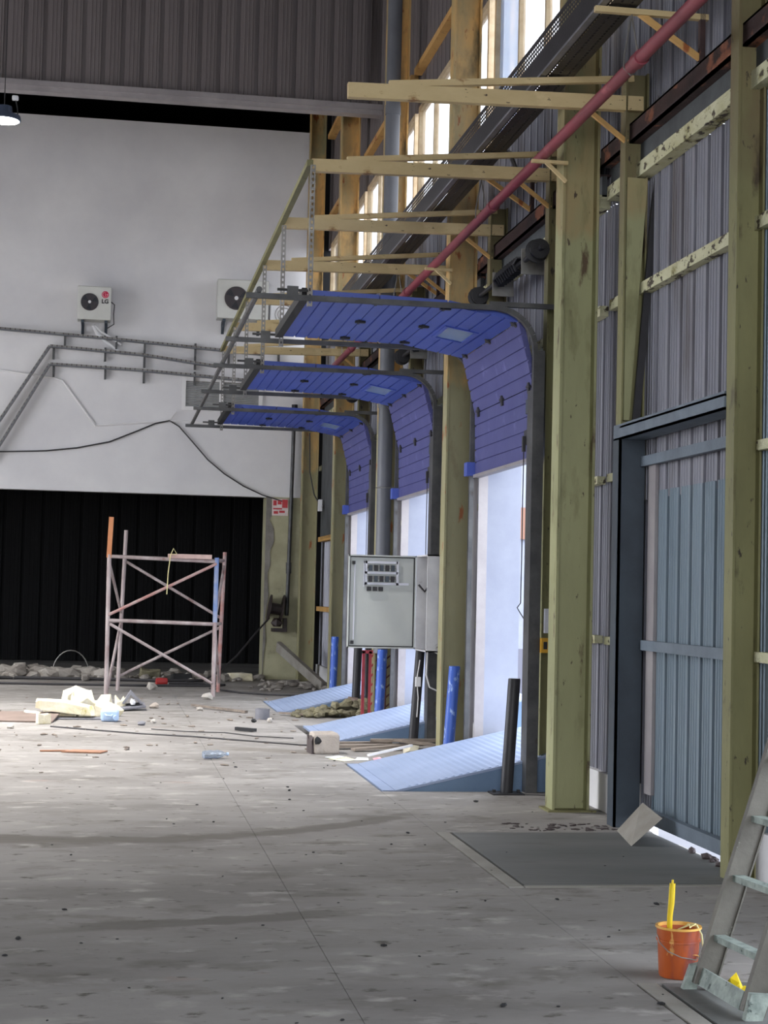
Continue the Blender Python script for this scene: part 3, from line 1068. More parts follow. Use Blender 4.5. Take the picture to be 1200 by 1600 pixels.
for k in range(3):
    y = 12.02 + PER * k
    lab = 'pale triangular pipe bracket welded to the %s main column' % ['front', 'second', 'third'][k]
    if b0 is None:
        b0 = thing('column_bracket', lab, 'bracket', (3.2, y, 4.95), 'triangular brackets on the columns')
        MB().box(3.02, 3.30, y - .015, y + .015, 4.85, 4.875).build('arm', M_cream, b0)
        MB().beam((3.13, y, 4.86), (3.29, y, 4.72), .025, .025).build('diagonal', M_cream, b0)
    else:
        dup(b0, (0, PER * k, 0), lab)

b = MB()
b.tube([(3.14, 13.5, 5.34), (3.20, 13.5, 5.32), (3.25, 13.5, 5.2), (3.24, 13.45, 5.05), (3.16, 13.4, 4.96)], .02, 6)
tag(b.build('hose', M_cable), 'short black hose dropping from the tray to the red pipe', 'hose')

t = thing('downpipe', 'tall thick grey downpipe behind the control cabinet', 'pipe', (3.32, 20.4, .8))
b = MB()
b.tube([(3.32, 20.4, .85), (3.32, 20.4, 11.4)], .092, 20)
b.build('pipe_run', M_downpipe, t, smooth=True)
for z in (3.9, 7.6):
    b = MB()
    b.tube([(3.32, 20.4, z), (3.32, 20.4, z + .12)], .10, 20)
    b.build('collar', M_downpipe, t, smooth=True)
b = MB()
b.tube([(3.32 + .1 * math.cos(s), 20.4 + .1 * math.sin(s), 2.9) for s in [2 * math.pi * j / 16 for j in range(17)]], .008, 5)
b.box(3.41, 3.6, 20.39, 20.41, 2.88, 2.92)
b.build('clamp', M_galv, t)

# gusset and stub high on the third column
t = thing('rafter_stub', 'ochre rafter stub high on the third column, above the downpipe', 'beam', (3.35, 20.65, 9.3))
b = MB()
b.prism_y([(3.46, 9.95), (3.62, 9.95), (3.86, 11.4), (3.50, 11.4)], 20.3, 20.36)
b.build('gusset', M_ochre, t)
MB().box(3.50, 3.64, 20.36, 20.7, 9.5, 9.95).build('stub', M_ochre, t)

# ------------------------------------------------------------------ control cabinet
t = thing('control_cabinet', 'grey control cabinet with its door swung open, fixed to the second door jamb', 'cabinet', (3.32, 17.15, 1.0))
MB().box(3.385, 3.43, 17.30, 17.53, 1.2, 1.8).build('mounting_bracket', M_track, t)
X0, X1, Ya, Yb, Z0, Z1 = 3.20, 3.435, 16.78, 17.40, 1.0, 2.0
b = MB()
b.box(X0, X1, Ya, Ya + .015, Z0, Z1)
b.box(X0, X1, Yb - .015, Yb, Z0, Z1)
b.box(X1 - .015, X1, Ya, Yb, Z0, Z1)
b.box(X0, X1, Ya, Yb, Z0, Z0 + .015)
b.box(X0, X1, Ya, Yb, Z1 - .015, Z1)
b.build('body', M_cabside, t)
MB().box(X1 - .05, X1 - .02, Ya + .05, Yb - .05, Z0 + .05, Z1 - .05).build('back_plate', M_cabdark, t)
b = MB()
b.tube([(3.40, 17.3, 1.9), (3.30, 17.1, 1.6), (3.35, 16.95, 1.5), (3.3, 17.0, 1.3)], .012, 6)
b.tube([(3.42, 17.2, 1.9), (3.33, 17.3, 1.7), (3.28, 17.33, 1.62), (3.22, 17.36, 1.69)], .012, 6)
b.build('wiring', M_cable, t)
dy = 17.44
b = MB()
b.box(2.475, 3.20, dy, dy + .015, Z0 + .01, Z1 - .005)
for (a, c, e, f) in ((2.475, 3.20, Z0 + .01, Z0 + .025), (2.475, 3.20, Z1 - .02, Z1 - .005), (2.475, 2.488, Z0 + .01, Z1 - .005), (3.187, 3.20, Z0 + .01, Z1 - .005)):
    b.box(a, c, dy - .03, dy, e, f)
dr = b.build('cabinet_door', M_cab, t)
b = MB()
for (a, c, e, f) in ((2.489, 3.186, Z0 + .026, Z0 + .036), (2.489, 3.186, Z1 - .031, Z1 - .021), (2.489, 2.498, Z0 + .026, Z1 - .021), (3.176, 3.186, Z0 + .026, Z1 - .021)):
    b.box(a, c, dy - .018, dy, e, f)
b.build('seal', M_rubber, dr)
MB().box(2.535, 2.548, dy - .02, dy, Z0 + .10, Z1 - .10).build('lock_rod', M_duct, dr)
for z in (Z0 + .07, Z1 - .09):
    MB().box(2.515, 2.545, dy - .03, dy, z - .018, z + .018).build('lock_cam', M_black, dr)
for (a, c, e, f) in ((2.63, 3.0, 1.905, 1.93), (2.65, 3.0, 1.795, 1.82), (2.65, 3.12, 1.68, 1.705), (2.65, 2.672, 1.68, 1.93), (2.985, 3.01, 1.68, 1.93), (2.635, 2.645, 1.66, 1.93)):
    MB().box(a, c, dy - .035, dy, e, f).build('wiring_duct', M_duct, dr)
for zz in (1.74, 1.855):
    MB().box(2.675, 2.985, dy - .012, dy, zz - .004, zz + .035).build('rail', M_galv, dr)
    for j in range(5):
        MB().box(2.69 + j * .06, 2.725 + j * .06, dy - .05, dy - .012, zz - .028, zz + .035).build('switch', M_black if (j + int(zz * 10)) % 2 else M_slate, dr)
for j in range(3):
    MB().box(2.675 + j * .063, 2.718 + j * .063, dy - .05, dy, 1.615, 1.66).build('push_button', M_black, dr)
MB().tube([(3.225, dy + .0, Z0 + .05), (3.225, dy, Z1 - .05)], .012, 6).build('hinge', M_galv, t)
b = MB()
b.tube([(3.30, 17.2, 1.0), (3.29, 17.2, .75), (3.33, 17.2, .62), (3.42, 17.2, .58), (3.5, 17.3, .60)], .009, 6)
b.tube([(3.33, 17.0, 1.0), (3.42, 17.0, .95), (3.48, 17.1, .93)], .008, 6)
b.tube([(3.24, 17.3, .9), (3.21, 17.3, .7), (3.23, 17.3, .5), (3.22, 17.3, .3)], .006, 6)
b.build('loose_cables', M_conduit, t)
MB().box(3.20, 3.25, 17.28, 17.33, .62, .72).build('socket_box', M_whitestuff, t)

# small amber switch on the front column, far side
t = thing('wall_switch', 'small amber switch below a pale box beside the nearest door jamb', 'switch', (3.46, 13.15, 1.15))
MB().box(3.50, 3.56, 13.20, 13.235, 1.30, 1.50).build('pale_box', M_duct, t)
MB().box(3.47, 3.54, 13.19, 13.235, 1.14, 1.26).build('switch_plate', M_orangebox, t)
MB().box(3.49, 3.52, 13.18, 13.19, 1.17, 1.23).build('rocker', M_black, t)

# red lattice frame between doors
t = thing('lattice_frame', 'low red lattice frame standing beside the blue bollard under the cabinet', 'frame', (3.3, 20.8, 0))
for x, m in ((3.15, M_redframe), (3.235, M_redframe)):
    MB().box(x, x + .035, 20.75, 20.79, 0, .86).build('upright', m, t)
MB().box(3.15, 3.33, 20.75, 20.79, .83, .87).build('top_bar', M_redframe, t)
MB().box(3.53, 3.57, 20.55, 20.60, 0, .9).build('upright', M_dkred, t)
MB().box(3.40, 3.43, 20.55, 20.60, 0, .9).build('upright', M_dkred, t)
for j in range(7):
    z = .04 + j * .12
    MB().beam((3.25, 20.77, z), (3.33, 20.77, z + .11) if j % 2 else (3.33, 20.77, z - .0 + .11), .018, .018).build('lattice_bar', M_redframe, t)
    MB().beam((3.41, 20.57, z), (3.55, 20.57, z + .12), .018, .018).build('lattice_bar', M_dkred, t)
MB().box(3.25, 3.55, 20.74, 20.76, .0, .03).build('foot_bar', M_dkred, t)

# ------------------------------------------------------------------ back wall fittings
FY = 29.9


def lamp(x, y, z, label, watts):
    t = thing('high_bay_lamp', label, 'lamp', (x, y, z), 'high bay lamps')
    b = MB()
    b.lathe([(.001, .16), (.09, .16), (.10, .06), (.19, .05), (.20, .0), (.185, -.012)], (x, y, z), n=28)
    b.build('lamp_body', M_lampbody, t, smooth=True)
    b = MB()
    b.lathe([(.18, -.012), (.001, -.02)], (x, y, z), n=28)
    b.build('lens', M_lampglow, t)
    MB().tube([(x, y, z + .15), (x, y, 11.5)], .006, 5).build('suspension', M_cable, t)
    l = bpy.data.lights.new('lamp_light', 'AREA')
    l.shape = 'DISK'
    l.size = .36
    l.energy = watts
    l.color = (1.0, .97, .94)
    l.spread = math.radians(105)
    o = bpy.data.objects.new('lamp_light', l)
    COL.objects.link(o)
    o.parent = t
    o.location = (0, 0, -.03)
    return t


lamp(-1.42, 20, 7.10, 'lit round high bay lamp hanging at the left edge under the partition', LAMP_W[0])
b = MB()
b.box(-1.335, -1.26, 19.97, 20.03, 7.34, 7.40)
t = b.build('junction_box', M_whitestuff, bevel=.015)
tag(t, 'small white junction box hanging above the lit lamp', 'box')
tag(MB().tube([(-1.29, 20, 7.34), (-1.27, 20.0, 7.25), (-1.255, 20, 7.12), (-1.26, 20, 7.06)], .008, 6).build('lamp_cord', M_cable), 'dark cord hanging from the junction box beside the lamp', 'cord')

for i, (x, y, wt) in enumerate(ADDED_LAMPS):
    lamp(x, y, 7.6, 'added high bay lamp lighting the hall from outside the picture, %s' % (['left of the foam heap', 'left of the scaffold', 'above the stained floor in front of the lit one'][i]), wt)


def ac(x0, x1, z0, z1, label, logo):
    y0, y1 = FY - .48, FY - .16
    t = thing('outdoor_unit', label, 'air conditioner', ((x0 + x1) / 2, FY - .3, z0), 'air conditioner outdoor units')
    W, H = x1 - x0, z1 - z0
    MB().box(x0, x1, y0, y1, z0, z1).build('casing', M_ac, t, bevel=.015)
    R_ = H * (.26 if logo else .30)
    fx = x0 + W * (.36 if logo else .37)
    fz = z0 + H * .52
    MB().lathe([(.001, .0), (R_, .0), (R_, .012), (R_ * .97, .016), (.001, .016)], (fx, y0 - .001, fz), (0, -1, 0), 32).build('fan_grille', M_fan, t)
    for k in range(5):
        r = R_ * (.3 + .15 * k)
        MB().tube([(fx + r * math.cos(a), y0 - .022, fz + r * math.sin(a)) for a in [2 * math.pi * j / 24 for j in range(25)]], .0035, 4).build('guard_ring', M_slate, t)
    for k in range(3):
        a = k * 2.1 + .4
        b = MB()
        c, s = math.cos(a), math.sin(a)
        b.poly([(fx + R_ * .2 * c, y0 - .018, fz + R_ * .2 * s), (fx + R_ * .9 * math.cos(a - .35), y0 - .018, fz + R_ * .9 * math.sin(a - .35)), (fx + R_ * .9 * math.cos(a + .35), y0 - .018, fz + R_ * .9 * math.sin(a + .35))], (0, -.003, 0))
        b.build('fan_blade', M_black, t)
    MB().lathe([(.001, .03), (R_ * .17, .028), (R_ * .17, .016)], (fx, y0, fz), (0, -1, 0), 16).build('hub', M_whitestuff, t)
    for xx in (x0 + W * .12, x0 + W * .82):
        b = MB()
        b.box(xx, xx + .05, y0 + .02, FY, z0 - .05, z0 - .005)
        b.box(xx, xx + .05, FY - .04, FY, z0 - .22, z0)
        b.beam((xx + .025, y0 + .05, z0 - .03), (xx + .025, FY - .02, z0 - .2), .04, .03)
        b.build('support_arm', M_slate, t)
    if logo:
        lx, lz = x0 + W * .82, z0 + H * .76
        MB().lathe([(.001, .004), (.062, .004), (.062, 0)], (lx, y0, lz), (0, -1, 0), 24).build('emblem', M_lgred, t)
        b = MB()
        b.tube([(lx + .045 * math.cos(a), y0 - .007, lz + .045 * math.sin(a)) for a in [math.radians(20) - math.radians(300) * j / 14 for j in range(15)]], .005, 4)
        b.box(lx + .012, lx + .045, y0 - .01, y0 - .004, lz - .004, lz + .004)
        b.box(lx - .004, lx + .004, y0 - .01, y0 - .004, lz - .022, lz + .022)
        b.box(lx - .004, lx + .016, y0 - .01, y0 - .004, lz - .024, lz - .016)
        b.build('emblem_mark', M_pink, t)
        mw = Matrix.Translation((lx, y0 - .004, z0 + H * .50)) @ Matrix.Rotation(math.radians(90), 4, 'X')
        text_mesh('LG', .10, M_letter, t, mw)
        MB().tube([(x1, y0 + .1, z1 - .25), (x1 + .06, y0 + .08, z1 - .3), (x1 + .05, y0 + .08, z0 + .12), (x1 + .06, y0 + .1, z0 - .05), (x1 - .05, y0 + .15, z0 - .12)], .010, 5).build('lead', M_cable, t)
    return t


ac(-.725, -.145, 6.26, 6.85, 'small outdoor unit with red emblem and LG lettering on the white wall', True)
ac(1.71, 2.62, 6.40, 7.10, 'large outdoor unit with dark round fan near the door tracks', False)
t = thing('outdoor_unit', 'white outdoor unit half hidden behind the door tracks, beside the large one', 'air conditioner', (2.9, FY - .3, 6.28))
MB().box(2.66, 3.3, FY - .42, FY - .12, 6.30, 6.78).build('casing', M_whitestuff, t, bevel=.015)
for r in (.17, .12):
    MB().tube([(2.92 + r * math.cos(a), FY - .43, 6.52 + r * math.sin(a)) for a in [2 * math.pi * j / 24 for j in range(25)]], .006, 4).build('guard_ring', M_galv, t)
b = MB()
b.tube([(-.45, FY - .25, 6.2), (-.38, FY - .15, 6.06), (-.22, FY - .10, 5.94), (.0, FY - .06, 5.78)], .03, 7)
b.tube([(-.42, FY - .25, 6.2), (-.3, FY - .15, 6.1), (-.1, FY - .10, 5.98), (.05, FY - .06, 5.9)], .02, 7)
tag(b.build('refrigerant_line', M_whitestuff, smooth=True), 'white insulated lines drooping under the small outdoor unit', 'pipe')

# three cable runs on slotted angle
runs = [('upper cable run crossing the white wall under the outdoor units', [(-2.6, 6.10), (-1.0, 6.03), (.4, 5.96), (1.9, 5.87), (2.6, 5.83)], .07),
        ('middle cable run on the white wall, bent down at its left end', [(-2.35, 3.9), (-1.19, 5.81), (.4, 5.73), (1.75, 5.58)], .08),
        ('lower cable run on the white wall, bent down at its left end', [(-2.15, 3.75), (-1.18, 5.49), (.4, 5.45), (2.70, 5.33)], .08)]
for lab, pts, wd in runs:
    t = thing('cable_run', lab, 'cable run', (pts[0][0], FY - .1, pts[0][1]), 'cable runs on the white wall')
    for (xa, za), (xb, zb) in zip(pts, pts[1:]):
        MB().beam((xa, FY - .12, za), (xb, FY - .12, zb), .05, wd * 1.15, (0, 1, 0)).build('angle', M_galv, t)
        MB().beam((xa, FY - .17, za - .02), (xb, FY - .17, zb - .02), .02, wd * .5, (0, 1, 0)).build('cable_bundle', M_downpipe, t)
    b = MB()
    for (xa, za), (xb, zb) in zip(pts, pts[1:]):
        Ln = math.hypot(xb - xa, zb - za)
        for j in range(int(Ln / .085)):
            f = (j + .5) * .085 / Ln
            xx, zz = xa + (xb - xa) * f, za + (zb - za) * f
            b.box(xx - .009, xx + .009, FY - .181, FY - .145, zz - wd * .38, zz + wd * .30)
    b.build('cable_ties', M_fan, t, kind='stuff')
    for (xa, za) in pts[1:-1]:
        for dx in (.05, .95):
            MB().box(xa + dx, xa + dx + .035, FY - .1, FY, za - .22, za + .02).build('wall_bracket', M_track, t)

# louvred window
wn = setting('window_5', (1.85, FY, 4.8))
x0, x1, z0, z1 = 1.15, 2.60, 4.78, 5.38
b = MB()
for (a, c, e, f) in ((x0, x1, z0, z0 + .07), (x0, x1, z1 - .07, z1), (x0, x0 + .07, z0 + .07, z1 - .07), (x1 - .07, x1, z0 + .07, z1 - .07), (1.82, 1.90, z0 + .07, z1 - .07)):
    b.box(a, c, FY - .05, FY, e, f)
b.build('window_frame', M_conduit, wn)
for (a, c) in ((x0 + .07, 1.82), (1.90, x1 - .07)):
    MB().box(a, c, FY - .008, FY, z0 + .07, z1 - .07).build('backing', M_galv, wn)
    for j in range(14):
        zz = z0 + .085 + j * .032
        MB().beam((a, FY - .02, zz), (c, FY - .02, zz), .022, .006, (0, .7, .7)).build('slat', M_louver, wn)

# conduits and cables on the wall
b = MB()
b.tube([(-2.6, FY - .02, 5.42), (-1.10, FY - .02, 5.26), (-.95, FY - .02, 5.22), (-.36, FY - .02, 4.44), (-.1, FY - .02, 4.47), (.95, FY - .02, 4.58), (1.6, FY - .02, 4.57)], .02, 7)
tag(b.build('conduit', M_conduit), 'white conduit stepping down across the white wall', 'conduit')
b = MB()
b.tube([(-2.6, FY - .04, 3.90), (-1.9, FY - .04, 3.92), (-1.2, FY - .04, 3.96), (-.67, FY - .04, 4.03), (-.1, FY - .04, 4.16), (.4, FY - .04, 4.38), (.7, FY - .04, 4.52), (.95, FY - .03, 4.58)], .014, 6)
tag(b.build('cable', M_cable), 'dark cable sagging to the left edge across the white wall', 'cable')
b = MB()
b.tube([(.95, FY - .03, 4.58), (1.12, FY - .04, 4.48), (1.36, FY - .04, 4.22), (1.65, FY - .04, 3.9), (1.95, FY - .04, 3.66), (2.3, FY - .04, 3.45), (2.64, FY - .07, 3.30), (3.0, FY - .07, 3.20)], .013, 6)
tag(b.build('cable', M_cable), 'dark cable sagging from the conduit junction down to the pillar sign', 'cable')
b = MB()
b.tube([(.95, FY - .03, 4.58), (1.0, FY - .06, 4.66), (1.06, FY - .06, 4.74)], .010, 6)
tag(b.build('cable_tail', M_conduit), 'pale cable tail sticking up from the conduit junction', 'cable')
t = thing('riser_pipe', 'thin grey riser pipe on the pillar below the third door', 'pipe', (3.15, FY - .1, .7))
b = MB()
b.tube([(3.175, FY - .1, 4.85), (3.16, FY - .1, 3.2), (3.13, FY - .1, 1.15)], .035, 10)
b.build('pipe_run', M_track, t, smooth=True)
MB().tube([(3.145, FY - .1, 1.9), (3.14, FY - .1, 2.1)], .05, 10).build('coupling', M_track, t)
MB().tube([(3.18, FY - .1, 4.7), (3.178, FY - .1, 4.95)], .055, 10).build('coupling', M_black, t)
# unreadable red and white sign
t = thing('notice', 'faded red and white notice at the top of the pillar', 'sign', (2.96, FY - .07, 2.94))
MB().box(2.82, 3.11, FY - .075, FY - .05, 2.94, 3.24).build('board', M_sign, t)
for (a, c, e, f) in ((2.84, 2.90, 3.12, 3.21), (2.92, 2.99, 3.14, 3.22), (3.0, 3.10, 3.08, 3.23), (2.84, 3.0, 3.05, 3.075), (2.85, 2.93, 2.97, 3.02), (2.95, 3.05, 2.99, 3.03)):
    MB().box(a, c, FY - .079, FY - .074, e, f).build('print', M_signred, t)
# reel on the pillar
t = thing('hose_reel', 'dark rusty double disc reel hanging on the pillar', 'reel', (2.95, FY - .3, .9))
for x, r in ((2.80, .24), (3.03, .24)):
    b = MB()
    b.lathe([(.001, -.012), (r, -.012), (r, .012), (.001, .012)], (x, FY - .28, 1.28), (1, 0, -.15), 24)
    b.build('reel_disc', M_reel, t)
MB().tube([(2.80, FY - .28, 1.28), (3.03, FY - .28, 1.25)], .10, 14).build('drum', M_reel, t)
b = MB()
b.box(2.86, 3.12, FY - .35, FY - .05, .86, .92)
b.box(3.06, 3.12, FY - .30, FY - .05, .86, 1.1)
b.chunk((2.93, FY - .33, .95), .12, seed=3)
b.build('reel_bracket', M_reel, t)
b = MB()
b.tube([(2.80, FY - .3, 1.1), (2.55, FY - .6, .85), (2.2, FY - .9, .45), (1.9, FY - 1.2, .2), (1.65, FY - 1.4, .06), (1.3, FY - 1.6, .02)], .016, 6)
b.build('hose', M_cable, t)
# white bracket lamp, and a dark sheet painting the shaded cladding
t = thing('bracket_lamp', 'small white bracket fixture on the dark grey sheet in the far corner', 'lamp', (3.66, 28.6, 3.0))
b = MB()
b.beam((3.66, 28.8, 3.10), (3.52, 28.6, 3.04), .03, .03)
b.box(3.50, 3.56, 28.5, 28.62, 2.98, 3.18)
b.build('fixture', M_whitestuff, t)
tag(MB().box(3.60, 3.66, 26.0, 29.0, 2.5, 4.6).build('dim_cladding', M_dkpanel), 'dark grey sheet standing in for shaded cladding between the two farthest columns', 'panel')
b = MB()
b.tube([(3.40, 29.25, 4.4), (3.42, 29.25, 3.7), (3.50, 29.2, 3.3), (3.58, 29.0, 3.12)], .012, 6)
tag(b.build('cable', M_cable), 'thin dark cable hanging on the corner column to the white fixture', 'cable')
# ------------------------------------------------------------------ scaffold
t = thing('scaffold', 'small weathered tube scaffold frame standing before the dark opening', 'scaffold', (.85, 25.4, 0))
FL, FR, BL, BR = (-.02, 24.85), (1.545, 24.85), (.15, 26.0), (1.69, 26.0)


def tb(name, p, q, r, m):
    b = MB()
    b.tube([p, q], r, 8)
    return b.build(name, m, t, smooth=True)


tb('standard', FL + (0,), (-.035, 24.85, 2.07), .032, M_scaf)
tb('standard', FR + (0,), (1.545, 24.85, 1.1), .032, M_scaf)
tb('standard', (1.545, 24.85, 1.1), (1.545, 24.85, 2.06), .034, M_scafblue)
tb('standard', BL + (0,), (.21, 26.0, 2.47), .030, M_scaf)
tb('standard', BR + (0,), (1.74, 26.0, 2.17), .030, M_scafred)
MB().beam((-.04, 24.85, 2.02), (-.02, 24.85, 2.62), .07, .05, (0, 1, 0)).build('timber_end', M_wood, t)
for (p, q, m) in [((-.03, 24.85, 2.04), (1.545, 24.85, 2.0), M_scaf), ((.2, 26, 2.06), (1.72, 26, 2.03), M_scaf),
                  ((-.02, 24.85, 1.10), (1.545, 24.85, 1.07), M_scaf), ((.17, 26, 1.08), (1.70, 26, 1.05), M_scaf),
                  ((-.03, 24.85, 2.04), (.2, 26, 2.06), M_scaf), ((1.545, 24.85, 2.02), (1.72, 26, 2.04), M_scaf),
                  ((-.02, 24.85, 1.08), (.17, 26, 1.07), M_scaf), ((1.545, 24.85, 1.07), (1.70, 26, 1.06), M_scaf)]:
    tb('ledger', p, q, .026, m)
for (p, q, m) in [((-.02, 24.83, 1.18), (1.545, 24.83, 1.97), M_scafred), ((.2, 26.02, 2.0), (1.70, 26.02, 1.15), M_scaf),
                  ((-.0, 24.83, 1.05), (1.52, 24.83, .20), M_scaf), ((.16, 26.02, .22), (1.70, 26.02, 1.0), M_scaf),
                  ((-.03, 24.87, 1.95), (.17, 25.98, 1.2), M_scaf), ((.0, 24.87, .1), (.16, 25.98, 1.0), M_scaf),
                  ((1.55, 24.87, 1.15), (1.73, 25.98, 1.95), M_scaf), ((1.70, 25.98, .15), (1.55, 24.87, 1.0), M_scaf)]:
    tb('brace', p, q, .022, m)
MB().box(.83, 1.47, 24.80, 25.1, 2.035, 2.10).build('board', M_pinkboard, t)
b = MB()
b.tube([(.86, 24.8, 2.08), (.90, 24.79, 2.18), (.95, 24.79, 2.10), (.86, 24.79, 2.09), (.83, 24.79, 1.8), (.82, 24.79, 1.5)], .008, 5)
b.build('cord', M_rope, t)

# ------------------------------------------------------------------ litter in the middle of the floor
GF = 'yellowed foam blocks in the heap'
b = MB()
b.rough_block((-.50, 20.5, .07), .62, .26, .11, -.10, 3, .45, tilt=-.10)
tag(b.build('foam_block', M_foam, bevel=.01), 'longest yellowed foam slab, raised along the front of the heap', 'foam', GF)
for i, (x, y, z, sx, sy, sz, rot, lab) in enumerate([
        (-.30, 20.85, 0, .22, .2, .26, .5, 'upright broken foam lump in the middle of the heap'),
        (-.40, 21.25, 0, .28, .2, .24, .3, 'foam block on top at the back of the heap'),
        (.0, 20.9, 0, .32, .24, .13, .25, 'pale foam block right behind the blue jug'),
        (-.72, 19.62, 0, .15, .12, .10, .4, 'small foam cube in front of the brown cardboard'),
        (.17, 22.0, 0, .12, .14, .14, .2, 'small foam block left of the grey folded sheet')]):
    b = MB()
    b.rough_block((x, y, z), sx, sy, sz, rot, i + 31, .5)
    tag(b.build('foam_block', M_foam, bevel=.01), lab, 'foam', GF)
for i, (x, y, z, r, a, c, lab) in enumerate([
        (-.58, 20.85, .0, .17, 1.7, .8, 'yellow crumbling foam mound behind the longest slab'),
        (-.02, 21.6, 0, .13, 1.0, 1.1, 'small pointed foam lump behind the blue jug'),
        (-.22, 21.0, .02, .12, 1.0, 1.0, 'round foam lump between upright lump and blue jug'),
        (-.86, 20.5, .0, .10, 1.3, .7, 'foam crumb at the left end of the longest slab')]):
    b = MB()
    b.chunk((x, y, z), r, a, 1, c, i + 41, .6)
    tag(b.build('foam_lump', M_foam), lab, 'foam', GF)
b = MB()
b.poly([(-1.5, 19.9, .004), (-.62, 19.75, .004), (-.55, 20.5, .06), (-1.5, 20.7, .05)], (0, 0, .014))
tag(b.build('cardboard', M_card), 'sheet of brown cardboard at the left edge beside the foam heap', 'cardboard')
b = MB()
b.box(-.60, -.02, 20.25, 20.6, .004, .016)
tag(b.build('base_board', M_greybox), 'thin board lying under the front of the foam heap', 'board')
t = thing('jug', 'pale blue plastic jug lying in front of the foam heap', 'jug', (.03, 20.1, 0))
b = MB()
b.box(-.07, .145, 20.0, 20.22, 0, .15)
b.build('body', M_jug, t, bevel=.035)
MB().lathe([(.03, 0), (.032, .04), (.03, .05), (.001, .05)], (.10, 20.0, .05), (.2, -1, 0), 14).build('spout', M_jug, t)
b = MB()
b.tube([(-.03, 20.02, .10), (-.0, 19.98, .075), (.05, 19.985, .07), (.07, 20.01, .09)], .012, 6)
b.build('handle', M_jug, t)
t = thing('folded_sheet', 'grey folded sheet, tent shaped, right of the blue jug', 'box', (.3, 22.0, 0))
b = MB()
b.prism_y([(.19, .09), (.30, .25), (.45, .09), (.43, .08), (.30, .20), (.22, .08)], 21.9, 22.2)
b.build('tent', M_greybox, t)
b = MB()
b.poly([(.15, 21.7, .01), (.5, 21.85, .04), (.48, 22.25, .07), (.12, 22.1, .04)], (0, 0, .02))
b.build('tray', M_greybox, t)
MB().chunk((.33, 21.93, .07), .07, 1.2, .7, .8, 4).build('wadding', M_whitestuff, t)
for i, (x, y, r, m, lab) in enumerate([
        (.62, 22.3, .06, M_concblock, 'small stone right of the grey folded sheet'),
        (.55, 19.9, .035, M_plas, 'white crumb on the bare floor right of the blue jug'),
        (.40, 19.55, .04, M_greybox, 'dark crumb in front of the blue jug'),
        (-1.05, 18.95, .04, M_plas, 'white crumb at the left edge in front of the cardboard'),
        (.68, 26.4, .09, M_plas, 'white plaster lump under the scaffold brace'),
        (1.43, 24.2, .08, M_plas, 'white plaster lump at the front right scaffold foot'),
        (1.95, 20.2, .04, M_plas, 'white crumb beside the short grey tube'),
        (1.75, 20.15, .035, M_rubber, 'dark crumb in front of the short grey tube'),
        (-1.75, 25.5, .08, M_plas, 'white lump at the left edge before the dark opening'),
        (3.0, 16.42, .075, M_foam, 'yellow foam lump beside the weathered planks'),
        (1.2, 22.0, .04, M_plas, 'white crumb near the wooden stick')]):
    b = MB()
    b.chunk((x, y, 0), r, 1.3, 1, .9, i + 20)
    tag(b.build('lump', m), lab, 'lump', 'lumps on the floor')
b = MB()
b.beam((1.13, 22.6, .03), (1.78, 21.6, .02), .045, .03)
tag(b.build('stick', M_plank), 'weathered wooden stick lying right of the scaffold', 'stick')
b = MB()
b.beam((1.45, 18.95, .025), (1.65, 18.75, .025), .05, .035)
tag(b.build('stick', M_rubber), 'short dark stub beside the long wire on the floor', 'stick')
b = MB()
b.tube([(-.62, 19.2, .008), (-.1, 18.75, .008), (.4, 18.35, .008), (.9, 18.08, .008), (1.5, 17.6, .008), (2.0, 17.2, .008), (2.5, 17.0, .01)], .009, 5)
tag(b.build('wire', M_cable), 'long dark wire lying across the floor to the planks', 'wire')
b = MB()
b.tube([(.5, 19.0, .006), (.9, 18.7, .006), (1.3, 18.6, .008), (1.6, 18.2, .006), (2.0, 18.0, .006)], .006, 5)
tag(b.build('wire', M_cable), 'thin wire lying just behind the long dark wire', 'wire')
b = MB()
b.lathe([(.001, .0), (.09, 0), (.09, .13), (.07, .13), (.065, .04), (.001, .04)], (1.90, 20.65, 0), n=18)
tag(b.build('tube_stub', M_greybox, smooth=True), 'short grey tube standing before the farthest leveler', 'tube')
b = MB()
b.poly([(-.42, 16.28, .004), (-.05, 16.2, .004), (.02, 16.38, .004), (-.3, 16.46, .004)], (0, 0, .012))
b.beam((-.62, 16.36, .01), (-.35, 16.40, .01), .05, .012)
tag(b.build('board_scrap', M_orangecard), 'orange brown board scrap lying alone on the floor', 'board')
t = thing('bottle', 'crushed clear plastic bottle lying on the floor', 'bottle', (1.0, 15.8, 0))
b = MB()
b.lathe([(.001, -.10), (.035, -.10), (.042, -.03), (.034, .0), (.042, .04), (.03, .09), (.014, .12), (.014, .135)], (1.0, 15.8, .042), (1, .35, 0), 14)
b.build('body', M_bottle, t, smooth=True)
MB().lathe([(.016, .135), (.016, .155), (.001, .155)], (1.0, 15.8, .042), (1, .35, 0), 12).build('cap', M_jug, t)
